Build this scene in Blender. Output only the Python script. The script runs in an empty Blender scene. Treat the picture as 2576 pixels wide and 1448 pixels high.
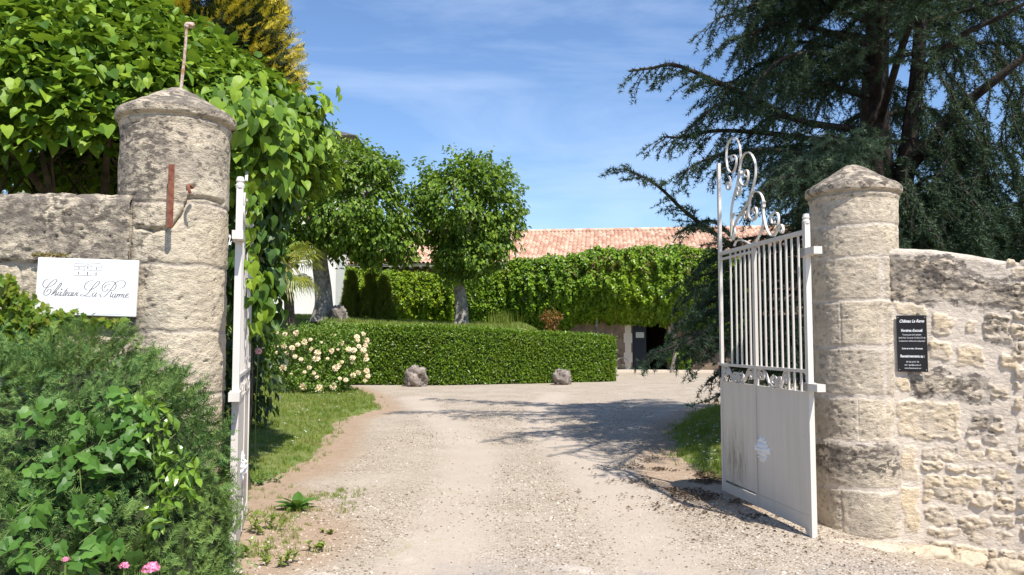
import bpy, math, random
import numpy as np
from mathutils import Vector, Matrix
PI = math.pi
rng = np.random.default_rng(7); random.seed(7)
scn = bpy.context.scene; COL = scn.collection
UP = np.array([0., 0., 1.])

# ------------------------------------------------------------ measuring (photo 2576 px wide, camera 1.6 m up)
FPX = 1973.0; AZ = math.atan(126 / FPX); CA, SA = math.cos(AZ), math.sin(AZ)
def ray(u, v):
    x = (u - 1288) / FPX; q = (724 - v) / FPX
    return np.array([x, CA - q * SA, SA + q * CA])
def at(u, v, Y):
    d = ray(u, v); return np.array([0, 0, 1.6]) + d * (Y / d[1])
def gp(u, v, z=0.0):
    d = ray(u, v); return np.array([0, 0, 1.6]) + d * ((z - 1.6) / d[2])

# ------------------------------------------------------------ noise
def _h(i, j, k):
    n = (i * 73856093) ^ (j * 19349663) ^ (k * 83492791)
    n = (n ^ (n >> 13)) * 1274126177 & 0x7fffffff
    n = (n ^ (n >> 15)) * 668265263 & 0x7fffffff
    return ((n ^ (n >> 11)) & 0xffff) / 65535.0
def vnoise(p):
    p = np.asarray(p, float); f = np.floor(p); t = p - f; t = t * t * (3 - 2 * t); f = f.astype(np.int64)
    r = 0
    for a in (0, 1):
        for b in (0, 1):
            for c in (0, 1):
                w = (t[..., 0] if a else 1 - t[..., 0]) * (t[..., 1] if b else 1 - t[..., 1]) * (t[..., 2] if c else 1 - t[..., 2])
                r = r + w * _h(f[..., 0] + a, f[..., 1] + b, f[..., 2] + c)
    return r * 2 - 1
def fbm(p, o=4):
    p = np.asarray(p, float); r = 0; a = .5
    for i in range(o):
        r = r + a * vnoise(p * 2 ** i + 17.3 * i); a *= .5
    return r
def sm(x): x = np.clip(x, 0, 1); return x * x * (3 - 2 * x)
def nrm(v): return v / np.maximum(np.linalg.norm(v, axis=-1, keepdims=True), 1e-9)

# ------------------------------------------------------------ mesh building
class MB:
    def __init__(s): s.V = []; s.Q = []; s.T = []; s.n = 0
    def add(s, V, F):
        V = np.asarray(V, float).reshape(-1, 3); F = np.asarray(F, int)
        (s.Q if F.shape[1] == 4 else s.T).append(F + s.n); s.V.append(V); s.n += len(V); return s
    def box(s, c, h, R=None):
        c = np.asarray(c, float)
        V = np.array([[x, y, z] for x in (-1, 1) for y in (-1, 1) for z in (-1, 1)], float) * np.asarray(h, float)
        if R is not None: V = V @ np.asarray(R).T
        return s.add(V + c, [[0, 1, 3, 2], [4, 6, 7, 5], [0, 4, 5, 1], [2, 3, 7, 6], [0, 2, 6, 4], [1, 5, 7, 3]])
    def bar(s, a, b, w, d, side=(0, 1, 0)):
        a = np.asarray(a, float); b = np.asarray(b, float); t = nrm(b - a)
        x = nrm(np.cross(t, np.asarray(side, float))); y = np.cross(x, t)
        return s.box((a + b) / 2, (w / 2, d / 2, np.linalg.norm(b - a) / 2), np.stack([x, y, t], 1))
    def tube(s, P, r, n=6, caps=True):
        P = np.asarray(P, float); r = np.broadcast_to(np.asarray(r, float), (len(P),))
        T = nrm(np.gradient(P, axis=0)); ref = np.array([0., 0., 1.]) if abs(T[0][2]) < .9 else np.array([1., 0., 0.])
        X = np.cross(T[0], ref); X /= np.linalg.norm(X); V = []
        for i in range(len(P)):
            X = X - T[i] * (X @ T[i]); X /= np.linalg.norm(X) + 1e-12; Yv = np.cross(T[i], X)
            for k in range(n):
                a = 2 * PI * k / n; V.append(P[i] + r[i] * (math.cos(a) * X + math.sin(a) * Yv))
        F = [[i * n + k, i * n + (k + 1) % n, (i + 1) * n + (k + 1) % n, (i + 1) * n + k] for i in range(len(P) - 1) for k in range(n)]
        s.add(V, F)
        if caps:
            for j in (0, len(P) - 1):
                s.add([P[j]] + [V[j * n + k] for k in range(n)], [[0, 1 + k, 1 + (k + 1) % n] for k in range(n)])
        return s
    def lathe(s, prof, c, n=32):
        V = [[c[0] + r * math.cos(2 * PI * k / n), c[1] + r * math.sin(2 * PI * k / n), c[2] + z] for r, z in prof for k in range(n)]
        return s.add(V, [[i * n + k, i * n + (k + 1) % n, (i + 1) * n + (k + 1) % n, (i + 1) * n + k] for i in range(len(prof) - 1) for k in range(n)])
    def build(s, name, mat=None, parent=None, smooth=False, attrs=None):
        me = bpy.data.meshes.new(name); V = np.concatenate(s.V) if s.V else np.zeros((0, 3))
        Q = np.concatenate(s.Q) if s.Q else np.zeros((0, 4), int); T = np.concatenate(s.T) if s.T else np.zeros((0, 3), int)
        loops = np.concatenate([Q.ravel(), T.ravel()]).astype(np.int32)
        tot = np.concatenate([np.full(len(Q), 4), np.full(len(T), 3)]).astype(np.int32)
        st = np.concatenate([[0], np.cumsum(tot)[:-1]]).astype(np.int32)
        me.vertices.add(len(V)); me.vertices.foreach_set('co', V.astype(np.float32).ravel())
        me.loops.add(len(loops)); me.loops.foreach_set('vertex_index', loops)
        me.polygons.add(len(tot)); me.polygons.foreach_set('loop_start', st); me.polygons.foreach_set('loop_total', tot)
        me.polygons.foreach_set('use_smooth', np.full(len(tot), bool(smooth)))
        for k, a in (attrs or {}).items():
            at_ = me.attributes.new(k, 'FLOAT', 'POINT'); at_.data.foreach_set('value', np.asarray(a, np.float32).ravel())
        me.update(calc_edges=True); me.validate()
        o = bpy.data.objects.new(name, me); COL.objects.link(o)
        if mat: me.materials.append(mat)
        if parent: o.parent = parent; o.location = -Vector(parent.location) if not parent.get('_loc') else (0, 0, 0)
        return o
def tag(o, label=None, cat=None, group=None, kind=None):
    if label: o['label'] = label
    if cat: o['category'] = cat
    if group: o['group'] = group
    if kind: o['kind'] = kind
    return o
def thing(name, loc, label, cat, group=None, local=False, rz=0):
    """an Empty at the thing's base; local=True: children are built in its own space"""
    o = bpy.data.objects.new(name, None); COL.objects.link(o); o.location = tuple(map(float, loc)); o.rotation_euler = (0, 0, rz)
    o.empty_display_size = .2
    if local: o['_loc'] = 1
    return tag(o, label, cat, group)
def base_at(o, p):
    """move a mesh object's origin to p without moving the mesh"""
    p = np.asarray(p, float); me = o.data; n = len(me.vertices); c = np.empty(n * 3, np.float32); me.vertices.foreach_get('co', c)
    c = c.reshape(-1, 3) - p.astype(np.float32); me.vertices.foreach_set('co', c.ravel()); o.location = tuple(map(float, p)); me.update(); return o

def catmull(P, n=6):
    P = np.asarray(P, float); Q = np.vstack([2 * P[0] - P[1], P, 2 * P[-1] - P[-2]]); out = []
    for i in range(1, len(Q) - 2):
        for k in range(n):
            t = k / n; a, b, c, d = Q[i - 1:i + 3]
            out.append(.5 * ((2 * b) + (-a + c) * t + (2 * a - 5 * b + 4 * c - d) * t * t + (-a + 3 * b - 3 * c + d) * t ** 3))
    out.append(P[-1]); return np.array(out)

# ------------------------------------------------------------ leaf templates and scatter (y = tip, z = upper face)
def fan(outline, c, fold=.25, droop=.15):
    V = [[c[0], c[1], -.02]] + [[x, y, fold * abs(x) - droop * max(y, 0) ** 2] for x, y in outline]
    n = len(outline); return np.array(V), np.array([[0, 1 + (k + 1) % n, 1 + k] for k in range(n)])
HEART = fan([(0, -.02), (-.22, -.12), (-.40, .05), (-.43, .28), (-.33, .55), (-.15, .82), (0, 1), (.15, .82), (.33, .55), (.43, .28), (.40, .05), (.22, -.12)], (0, .35), .35, .22)
IVY = fan([(0, 0), (-.3, -.16), (-.5, .12), (-.40, .28), (-.45, .52), (-.22, .68), (0, 1), (.22, .68), (.45, .52), (.40, .28), (.5, .12), (.3, -.16)], (0, .3), .25, .2)
OVAL = fan([(0, 0), (-.16, .2), (-.24, .45), (-.17, .72), (0, 1), (.17, .72), (.24, .45), (.16, .2)], (0, .45), .45, .25)
DIA = (np.array([[0, 0, 0], [-.34, .45, .13], [0, 1, -.14], [.34, .45, .13]]), np.array([[0, 2, 1], [0, 3, 2]]))
DIAN = (np.array([[0, 0, 0], [-.22, .45, .1], [0, 1, -.1], [.22, .45, .1]]), np.array([[0, 2, 1], [0, 3, 2]]))
def _sprig():
    V = []; F = []; r = random.Random(3)
    V += [[-.02, 0, 0], [.02, 0, 0], [0, 1, -.12]]; F.append([0, 1, 2])
    for i in range(9):
        y = .04 + i * .1; L = .30 * (1 - .55 * y)
        for sx in (-1, 1):
            b = len(V); z = r.uniform(-.1, .12)
            V += [[0, y, -.1 * y * y], [sx * .012, y + .085, -.1 * y * y], [sx * L * r.uniform(.7, 1.1), y + L * r.uniform(.7, 1.1), z - .1 * y * y]]
            F.append([b, b + 1, b + 2])
    return np.array(V), np.array(F)
SPRIG = _sprig()
def _tuft(n=9, seed=1, w=.16, up=.2):
    r = random.Random(seed); V = []; F = []
    for i in range(n):
        a = 2 * PI * i / n + r.uniform(-.3, .3); e = r.uniform(-.3, 1.3); L = r.uniform(.75, 1.1)
        d = np.array([math.cos(a) * math.cos(e), math.sin(a) * math.cos(e) , math.sin(e)]); s_ = nrm(np.cross(d, [.3, .5, .8])) * w
        b = len(V); V += [list(s_ * .5), list(-s_ * .5), list(d * L)]; F.append([b, b + 1, b + 2])
    return np.array(V), np.array(F)
TUFT = _tuft()
BLADES = (lambda: (lambda r: (np.array([p for i in range(6) for p in ((lambda a, b, x, y, h, w: [[x - w * math.cos(a), y - w * math.sin(a), 0], [x + w * math.cos(a), y + w * math.sin(a), 0], [x + .35 * math.cos(b), y + .35 * math.sin(b), h]])(r.uniform(0, PI), r.uniform(0, 6.3), r.uniform(-.5, .5), r.uniform(-.5, .5), r.uniform(.6, 1.1), .07))]), np.arange(18).reshape(6, 3)))(random.Random(5)))()

def scatter(mb, tpl, pos, nor, tip, size):
    V, F = tpl; N = len(pos); pos = np.asarray(pos, float)
    Y = nrm(np.broadcast_to(tip, (N, 3)).astype(float)); Z = np.broadcast_to(nor, (N, 3)).astype(float)
    X = nrm(np.cross(Y, Z) + 1e-6); Z = np.cross(X, Y); size = np.broadcast_to(np.asarray(size, float), (N,))
    W = (V[None, :, 0, None] * X[:, None] + V[None, :, 1, None] * Y[:, None] + V[None, :, 2, None] * Z[:, None]) * size[:, None, None] + pos[:, None]
    k = len(V); mb.add(W.reshape(-1, 3), (F[None] + (np.arange(N) * k)[:, None, None]).reshape(-1, F.shape[1]))
def rdir(n): return nrm(rng.normal(size=(n, 3)))
def leaf_clumps(mb, C, R, per, tpl, size, out=None, upw=.8, outw=.6, jit=.45, down=.9, flat=1.0):
    """leaves round clump centres C (radius R); out = outward direction of each clump on the crown"""
    C = np.asarray(C, float); K = len(C); idx = np.repeat(np.arange(K), per); n = len(idx)
    d = rdir(n); rr = rng.uniform(.35, 1, n) ** .5
    p = C[idx] + d * (rr * np.broadcast_to(R, (K,))[idx])[:, None] * [1, 1, flat]
    o = nrm(out[idx] + .5 * d) if out is not None else d
    nn = nrm(o * outw + UP * upw + rdir(n) * jit); tp = nrm(o * .55 - UP * down + rdir(n) * .45)
    scatter(mb, tpl, p, nn, tp, size * rng.uniform(.45, 1.25, n))
def ell_clumps(ells, K, shell=(.75, 1.0), keep=None):
    """clump centres near the surface of a union of ellipsoids"""
    C = []; O = []; tot = sum(e[1][0] * e[1][1] + e[1][0] * e[1][2] for e in ells)
    for c, r in ells:
        n = int(K * (r[0] * r[1] + r[0] * r[2]) / tot); d = rdir(n); p = c + d * r * rng.uniform(*shell, n)[:, None]
        inside = np.zeros(n, bool)
        for c2, r2 in ells:
            if c2 is not c: inside |= (((p - c2) / r2) ** 2).sum(1) < .55
        p, d = p[~inside], d[~inside]; C.append(p); O.append(nrm(d / np.asarray(r)))
    C = np.concatenate(C); O = np.concatenate(O)
    if keep is not None: k = keep(C); C, O = C[k], O[k]
    return C, O
def ell(u, v, Y, ru, rv, ry):
    k = Y / FPX; return (at(u, v, Y), np.array([ru * k, ry, rv * k]))

# ------------------------------------------------------------ materials
def newmat(name):
    m = bpy.data.materials.new(name); m.use_nodes = True; nt = m.node_tree; nt.nodes.clear()
    out = nt.nodes.new('ShaderNodeOutputMaterial'); return m, nt, out
class NT:
    def __init__(s, nt): s.t = nt
    def n(s, typ, **kw):
        nd = s.t.nodes.new('ShaderNode' + typ)
        for k, v in kw.items():
            if k.startswith('_'): setattr(nd, k[1:], v)
            else: nd.inputs[k.replace('__', ' ')].default_value = v
        return nd
    def l(s, a, b): s.t.links.new(a, b)
    def pos(s): return s.n('NewGeometry').outputs['Position']
    def noise(s, scale, detail=4, rough=.55, vec=None, dist=0):
        nd = s.n('TexNoise', Scale=scale, Detail=detail, Roughness=rough, Distortion=dist)
        s.l(vec if vec is not None else s.pos(), nd.inputs['Vector']); return nd.outputs['Fac']
    def ramp(s, fac, stops):
        nd = s.n('ValToRGB'); e = nd.color_ramp.elements
        while len(e) < len(stops): e.new(.5)
        for k, (p, c) in enumerate(stops):
            e[k].position = p; e[k].color = (c, c, c, 1) if not hasattr(c, '__len__') else (*c, 1)
        s.l(fac, nd.inputs[0]); return nd.outputs[0]
    def mix(s, f, a, b, blend='MIX'):
        nd = s.n('Mix'); nd.data_type = 'RGBA'; nd.blend_type = blend
        for i, x in ((0, f), (6, a), (7, b)):
            if hasattr(x, 'node'): s.l(x, nd.inputs[i])
            elif hasattr(x, '__len__'): nd.inputs[i].default_value = (*x, 1)
            else: nd.inputs[i].default_value = x
        return nd.outputs[2]
    def math(s, op, a, b=0.0):
        nd = s.n('Math'); nd.operation = op
        for i, x in ((0, a), (1, b)):
            if hasattr(x, 'node'): s.l(x, nd.inputs[i])
            else: nd.inputs[i].default_value = x
        return nd.outputs[0]
    def attr(s, name):
        nd = s.n('Attribute'); nd.attribute_name = name; return nd.outputs['Fac']
    def bump(s, h, strength=.5, dist=.01):
        nd = s.n('Bump', Strength=strength, Distance=dist); s.l(h, nd.inputs['Height']); return nd.outputs[0]
    def bsdf(s, out, color, rough=.8, normal=None, metallic=0, spec=.3):
        b = s.n('BsdfPrincipled', Metallic=metallic); b.inputs['Specular IOR Level'].default_value = spec
        for k, x in (('Base Color', color), ('Roughness', rough)):
            if hasattr(x, 'node'): s.l(x, b.inputs[k])
            elif hasattr(x, '__len__'): b.inputs[k].default_value = (*x, 1)
            else: b.inputs[k].default_value = x
        if normal is not None: s.l(normal, b.inputs['Normal'])
        s.l(b.outputs[0], out.inputs[0]); return b
def leafmat(name, cols, patch=None, pscale=1.2, trans=.35, rough=.45, spec=.4):
    """cols: ramp over random leaf; patch: a second foliage colour appearing in patches"""
    m, nt, out = newmat(name); t = NT(nt); g = t.n('NewGeometry')
    c = t.ramp(g.outputs['Random Per Island'], [(i / (len(cols) - 1) if len(cols) > 1 else 0, x) for i, x in enumerate(cols)])
    if patch: c = t.mix(t.ramp(t.noise(pscale, 3), [(.48, 0.), (.66, 1.)]), c, patch)
    b = t.bsdf(out, c, rough, spec=spec)
    tr = t.n('BsdfTranslucent'); hs = t.mix(.35, c, (.30, .42, .03)); t.l(hs, tr.inputs[0])
    mx = t.n('MixShader', Fac=trans); t.l(b.outputs[0], mx.inputs[1]); t.l(tr.outputs[0], mx.inputs[2]); t.l(mx.outputs[0], out.inputs[0])
    return m
def plain(name, col, rough=.6, metallic=0, nscale=0, col2=None, bumpd=0, spec=.3):
    m, nt, out = newmat(name); t = NT(nt); c = col; nm = None
    if nscale:
        f = t.noise(nscale, 5); c = t.mix(t.ramp(f, [(.35, 0.), (.65, 1.)]), col, col2)
        if bumpd: nm = t.bump(t.noise(nscale * 3, 5), .8, bumpd)
    t.bsdf(out, c, rough, nm, metallic, spec); return m
M = {}
M['catalpa'] = leafmat('catalpa_leaf', [(.055, .12, .012), (.10, .19, .016), (.17, .28, .022), (.25, .36, .03)], trans=.27, rough=.5, spec=.28)
M['linden'] = leafmat('linden_leaf', [(.045, .10, .012), (.09, .175, .016), (.16, .26, .022), (.27, .39, .035)], trans=.36)
M['hedge'] = leafmat('hedge_leaf', [(.06, .13, .010), (.11, .21, .014), (.17, .29, .02), (.25, .36, .03)], patch=(.17, .26, .02), pscale=1.1, trans=.3, rough=.36, spec=.5)
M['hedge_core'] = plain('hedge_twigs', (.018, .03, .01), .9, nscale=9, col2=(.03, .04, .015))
M['creeper'] = leafmat('creeper_leaf', [(.07, .15, .012), (.13, .25, .018), (.21, .35, .025), (.30, .43, .035)], patch=(.24, .36, .02), pscale=.5, trans=.34, rough=.4, spec=.5)
M['creeper_brown'] = leafmat('creeper_old_leaf', [(.16, .10, .03), (.12, .12, .02), (.2, .13, .05)], trans=.2)
M['yellow_shrub'] = leafmat('yellow_shrub_leaf', [(.08, .18, .012), (.20, .32, .015), (.34, .42, .02), (.13, .24, .012)], trans=.35)
M['juniper'] = leafmat('juniper_sprays', [(.025, .07, .025), (.06, .13, .04), (.12, .20, .055), (.20, .29, .08)], patch=(.16, .24, .06), pscale=2.2, trans=.12, rough=.7, spec=.08)
M['ivy'] = leafmat('bindweed_leaf', [(.06, .15, .025), (.09, .2, .035), (.12, .25, .04)], trans=.35, rough=.45)
M['laurel'] = leafmat('laurel_leaf', [(.11, .22, .02), (.16, .28, .03), (.22, .34, .04)], trans=.3, rough=.28, spec=.6)
M['yivy'] = leafmat('wall_ivy_leaf', [(.07, .15, .012), (.13, .21, .015), (.2, .22, .02)], trans=.35)
M['cedar'] = leafmat('cedar_needles', [(.014, .030, .018), (.032, .062, .034), (.07, .12, .065)], patch=(.08, .125, .075), pscale=.8, trans=.1, rough=.6, spec=.2)
M['cedar_blue'] = leafmat('blue_cedar_needles', [(.09, .15, .11), (.14, .21, .15), (.18, .25, .17)], trans=.1, rough=.6, spec=.2)
M['gold'] = leafmat('golden_tips', [(.55, .42, .02), (.72, .56, .03), (.36, .30, .02), (.85, .70, .08)], trans=.25, rough=.6)
M['dark_green'] = leafmat('dark_conifer', [(.02, .035, .008), (.035, .05, .01), (.05, .065, .012)], trans=.1, rough=.7)
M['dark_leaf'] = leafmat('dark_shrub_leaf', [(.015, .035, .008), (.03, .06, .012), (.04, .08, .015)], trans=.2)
M['thuja'] = leafmat('thuja_sprays', [(.08, .12, .01), (.14, .18, .015), (.20, .24, .03)], trans=.2, rough=.6)
M['palm'] = leafmat('palm_leaf', [(.16, .2, .03), (.26, .28, .04), (.35, .33, .05), (.12, .17, .02)], trans=.3, rough=.4)
M['rose_leaf'] = leafmat('rose_leaf', [(.09, .17, .02), (.14, .24, .03), (.22, .32, .05)], trans=.3)
M['rose'] = leafmat('rose_petals', [(.90, .70, .48), (.93, .77, .56), (.95, .87, .72)], trans=.12, rough=.6, spec=.2)
M['pink'] = leafmat('pink_petals', [(.7, .16, .32), (.8, .28, .45), (.85, .4, .55)], trans=.2)
M['red_leaf'] = leafmat('red_leaf', [(.28, .06, .02), (.35, .12, .04), (.12, .12, .02), (.4, .16, .06)], trans=.3)
M['grass'] = leafmat('grass_blades', [(.11, .17, .02), (.17, .24, .03), (.24, .29, .045)], patch=(.28, .29, .08), pscale=1.5, trans=.3, rough=.5)
M['lawn'] = plain('lawn_soil', (.10, .15, .03), .9, nscale=3, col2=(.17, .19, .06), bumpd=.02)
M['climber'] = leafmat('climber_leaf_shaded', [(.025, .06, .012), (.045, .10, .016), (.08, .16, .022)], trans=.2)  # leaf green darkened: the shade under the catalpa dome is put into the colour
M['daisy'] = plain('daisy_petals', (.85, .85, .8), .6)
M['bark'] = plain('bark', (.13, .10, .075), .95, nscale=9, col2=(.05, .038, .028), bumpd=.03)
M['bark_grey'] = plain('grey_bark', (.36, .32, .27), .95, nscale=7, col2=(.13, .11, .09), bumpd=.05)
M['stem'] = plain('green_stem', (.12, .17, .04), .6)
M['rust'] = plain('rusty_iron', (.16, .045, .03), .85, nscale=30, col2=(.26, .11, .06), bumpd=.003)
M['rustrod'] = plain('flaking_rod', (.55, .5, .45), .8, nscale=45, col2=(.35, .12, .03), bumpd=.002)
M['black'] = plain('black_metal', (.015, .015, .017), .5)
M['signblack'] = plain('black_plate', (.012, .011, .013), .35, nscale=12, col2=(.018, .015, .016))
M['signwhite'] = plain('white_enamel', (.86, .87, .87), .35, nscale=6, col2=(.82, .82, .8))
M['ink'] = plain('grey_lettering', (.17, .155, .165), .6)
M['white_txt'] = plain('white_lettering', (.85, .85, .85), .6)
M['zinc'] = plain('zinc_gutter', (.38, .37, .35), .5, .3)
M['soffit'] = plain('painted_timber', (.55, .53, .48), .7)
M['slate'] = plain('slate_roof', (.07, .065, .07), .7, nscale=5, col2=(.11, .1, .1))
M['glass'] = plain('window_glass', (.03, .04, .05), .1, spec=.6)
M['shutter'] = plain('grey_shutter', (.3, .33, .34), .6)
M['doorblue'] = plain('dark_blue_door', (.012, .016, .025), .6, nscale=8, col2=(.018, .022, .03))
M['paper'] = plain('notice_paper', (.45, .45, .42), .7)
M['tyre'] = plain('tyre_rubber', (.35, .33, .31), .8)
M['boulder'] = plain('rough_limestone', (.34, .29, .25), .95, nscale=5, col2=(.11, .09, .08), bumpd=.05)
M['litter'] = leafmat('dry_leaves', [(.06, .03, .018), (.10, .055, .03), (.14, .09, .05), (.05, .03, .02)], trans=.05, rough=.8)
M['dry'] = plain('dry_twig', (.35, .28, .2), .9)

def stone_material(name, stone_a, stone_b, mortar, lich=1.0):
    m, nt, out = newmat(name); t = NT(nt); P = t.pos()
    st = t.attr('stone'); ti = t.attr('tint'); li = t.attr('lichen')
    base = t.mix(ti, stone_a, stone_b)
    base = t.mix(t.ramp(t.noise(3.5, 6, .65), [(.38, 0.), (.68, .75)]), base, tuple(np.array(stone_a) * np.array([.74, .72, .72])))
    base = t.mix(t.ramp(t.noise(22, 5, .7), [(.45, 0.), (.72, .6)]), base, tuple(np.clip(np.array(stone_b) * 1.18, 0, 1)))
    mo = t.mix(t.ramp(t.noise(14, 5), [(.4, 0.), (.7, .6)]), mortar, tuple(np.array(mortar) * .78))
    c = t.mix(st, mo, base)
    # grey weathering and dark lichen with its own shapes
    mp = t.n('Mapping'); mp.inputs['Scale'].default_value = (1, 1, 1.7); t.l(P, mp.inputs[0])
    l1 = t.ramp(t.math('ADD', t.noise(13, 7, .7, mp.outputs[0], .4), t.math('MULTIPLY', t.math('POWER', li, 3.0), .10)), [(.55, 0.), (.64, 1.)])
    w = t.math('MULTIPLY', l1, t.ramp(li, [(.15, 0.), (.75, 1.)]))
    c = t.mix(t.math('MULTIPLY', w, .85 * lich), c, (.06, .05, .045))
    g = t.ramp(t.noise(4.5, 5, .6), [(.40, 0.), (.60, 1.)])
    c = t.mix(t.math('MULTIPLY', t.math('MULTIPLY', g, t.math('POWER', li, 1.6)), .85), c, (.18, .155, .13))
    pit = t.n('TexVoronoi', Scale=48.0); t.l(mp.outputs[0], pit.inputs['Vector'])
    pt = t.ramp(pit.outputs['Distance'], [(.12, 0.), (.34, 1.)])
    h = t.math('ADD', t.math('MULTIPLY', t.noise(30, 7, .7, mp.outputs[0]), 1.3), t.math('MULTIPLY', pt, t.math('MULTIPLY', st, .35)))
    t.bsdf(out, c, .93, t.bump(h, .9, .016), spec=.12); return m
M['stone_left'] = stone_material('pale_limestone', (.60, .52, .40), (.68, .58, .42), (.52, .45, .37))
M['stone_right'] = stone_material('weathered_limestone', (.53, .46, .365), (.65, .55, .41), (.66, .575, .485))
M['stone_wall'] = stone_material('rubble_limestone', (.53, .455, .36), (.73, .585, .39), (.68, .585, .485))

# ------------------------------------------------------------ camera, light, sky
cam = bpy.data.cameras.new('camera'); cam.sensor_width = 36; cam.lens = 36 * FPX / 2576; cam.clip_end = 3000; cam.clip_start = .05
co = bpy.data.objects.new('camera', cam); COL.objects.link(co); co.location = (0, 0, 1.6); co.rotation_euler = (PI / 2 + AZ, 0, 0); scn.camera = co
SE = math.radians(57); SH = nrm(np.array([.49, -.87, 0])); SUN = np.array([SH[0] * math.cos(SE), SH[1] * math.cos(SE), math.sin(SE)])
sl = bpy.data.lights.new('sun', 'SUN'); sl.energy = 4.5; sl.angle = math.radians(.55); sl.color = (1, .945, .86)
so = bpy.data.objects.new('sun', sl); COL.objects.link(so); so.rotation_euler = Vector(SUN).to_track_quat('Z', 'Y').to_euler(); so.location = (10, -20, 25)
w = bpy.data.worlds.new('World'); scn.world = w; w.use_nodes = True; wt = w.node_tree; wt.nodes.clear(); T = NT(wt)
sky = T.n('TexSky'); sky.sky_type = 'NISHITA'; sky.sun_disc = False; sky.sun_elevation = SE; sky.sun_rotation = math.atan2(SH[0], SH[1]); sky.altitude = 100; sky.air_density = 1.1; sky.dust_density = .35; sky.ozone_density = 3.6
tc = T.n('TexCoord'); mp = T.n('Mapping'); mp.inputs['Rotation'].default_value = (0, math.radians(14), 0); mp.inputs['Scale'].default_value = (1.0, 1.2, 5.5); wt.links.new(tc.outputs['Generated'], mp.inputs[0])
cl = T.ramp(T.noise(1.7, 7, .58, mp.outputs[0], .5), [(.46, 0.), (.8, .42)])
cc = T.mix(cl, T.mix(1.0, sky.outputs[0], (.92, 1.0, 1.12), 'MULTIPLY'), (6.2, 7.2, 8.8))
bg = T.n('Background', Strength=.10); wt.links.new(cc, bg.inputs[0]); wo = T.n('OutputWorld'); wt.links.new(bg.outputs[0], wo.inputs[0])
scn.view_settings.view_transform = 'Standard'; scn.view_settings.look = 'None'; scn.view_settings.exposure = .72; scn.view_settings.gamma = 1
scn.render.engine = 'CYCLES'; scn.render.resolution_x = 1024; scn.render.resolution_y = 575

# ------------------------------------------------------------ ground
def ground_z(x, y): return -.22 * sm((x - 2.2) / 2.0) * sm((8 - y) / 1.8)
def poly_px(pts): return np.array([gp(u, v)[:2] for u, v in pts])
def pdist(P, poly):
    """signed distance to a polygon, negative inside"""
    d = np.full(len(P), 1e9); ins = np.zeros(len(P), bool); n = len(poly)
    for i in range(n):
        a, b = poly[i], poly[(i + 1) % n]; e = b - a; w_ = P - a; t = np.clip((w_ @ e) / (e @ e), 0, 1)
        d = np.minimum(d, np.linalg.norm(w_ - t[:, None] * e, axis=1))
        c = ((a[1] > P[:, 1]) != (b[1] > P[:, 1])); xx = a[0] + (P[:, 1] - a[1]) / (b[1] - a[1] + 1e-12) * e[0]; ins ^= c & (P[:, 0] < xx)
    return np.where(ins, -d, d)
LAWN_L = np.vstack([poly_px([(628, 1218), (735, 1190), (800, 1150), (835, 1095), (868, 1055), (962, 1030), (940, 1000), (890, 978), (760, 962), (640, 948)]), [[-14, 29.5], [-20, 28], [-20, 6.2], [-2.7, 6.2], [-2.55, 8]]])
LAWN_R = np.vstack([poly_px([(1900, 1230), (1822, 1203), (1740, 1185), (1690, 1140), (1700, 1075), (1760, 1035), (1850, 1012), (2000, 1000)]), [[9, 22], [22, 22], [22, 7.2], [6, 7.4], [3.8, 7.5]]])
def axis(lo, hi, core0, core1, step, grow=1.12):
    a = list(np.arange(core0, core1, step)); s_ = step; x = a[-1]
    while x < hi: s_ *= grow; x += s_; a.append(x)
    s_ = step; x = a[0]; pre = []
    while x > lo: s_ *= grow; x -= s_; pre.append(x)
    return np.array(pre[::-1] + a)
gx = axis(-450, 450, -5, 5.5, .06); gy = axis(-120, 700, 3.2, 14, .06, 1.05)
GX, GY = np.meshgrid(gx, gy, indexing='ij'); P2 = np.stack([GX.ravel(), GY.ravel()], 1)
gz = ground_z(P2[:, 0], P2[:, 1]) + (.016 * fbm(np.c_[P2 * .9, np.zeros(len(P2))], 3) + .008 * fbm(np.c_[P2 * 6, np.ones(len(P2))], 3)) * np.exp(-np.maximum(P2[:, 1] - 20, 0) / 20)
dl = np.minimum(pdist(P2, LAWN_L), pdist(P2, LAWN_R))
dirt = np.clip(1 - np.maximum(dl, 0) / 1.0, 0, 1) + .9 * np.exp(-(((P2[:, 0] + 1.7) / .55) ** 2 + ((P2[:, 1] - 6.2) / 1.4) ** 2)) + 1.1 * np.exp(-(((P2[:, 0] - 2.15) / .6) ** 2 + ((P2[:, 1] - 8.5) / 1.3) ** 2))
ni, nj = len(gx), len(gy); idx = np.arange(ni * nj).reshape(ni, nj)
F = np.stack([idx[:-1, :-1], idx[1:, :-1], idx[1:, 1:], idx[:-1, 1:]], -1).reshape(-1, 4)
TRK = []
for tr_ in ([(1080, 1440), (1130, 1320), (1175, 1200), (1170, 1110), (1090, 1040), (1040, 1000)], [(1680, 1440), (1600, 1320), (1500, 1200), (1420, 1120), (1350, 1050), (1400, 990)]): TRK.append(catmull([gp(*q)[:2] for q in tr_], 6))
def track(P):
    d = np.full(len(P), 9.)
    for T_ in TRK:
        for a, b in zip(T_[:-1], T_[1:]):
            e_ = b - a; k_ = np.clip(((P - a) @ e_) / (e_ @ e_), 0, 1); d = np.minimum(d, np.linalg.norm(P - a - k_[:, None] * e_, axis=1))
    return sm(1.35 - d / .42)
trk = track(P2)
m, nt, out = newmat('gravel'); t = NT(nt); D = t.attr('dirt'); P = t.pos()
vo = t.n('TexVoronoi', Scale=42.0, Randomness=1.0); t.l(P, vo.inputs['Vector'])
vo2 = t.n('TexVoronoi', Scale=105.0); t.l(P, vo2.inputs['Vector'])
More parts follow.
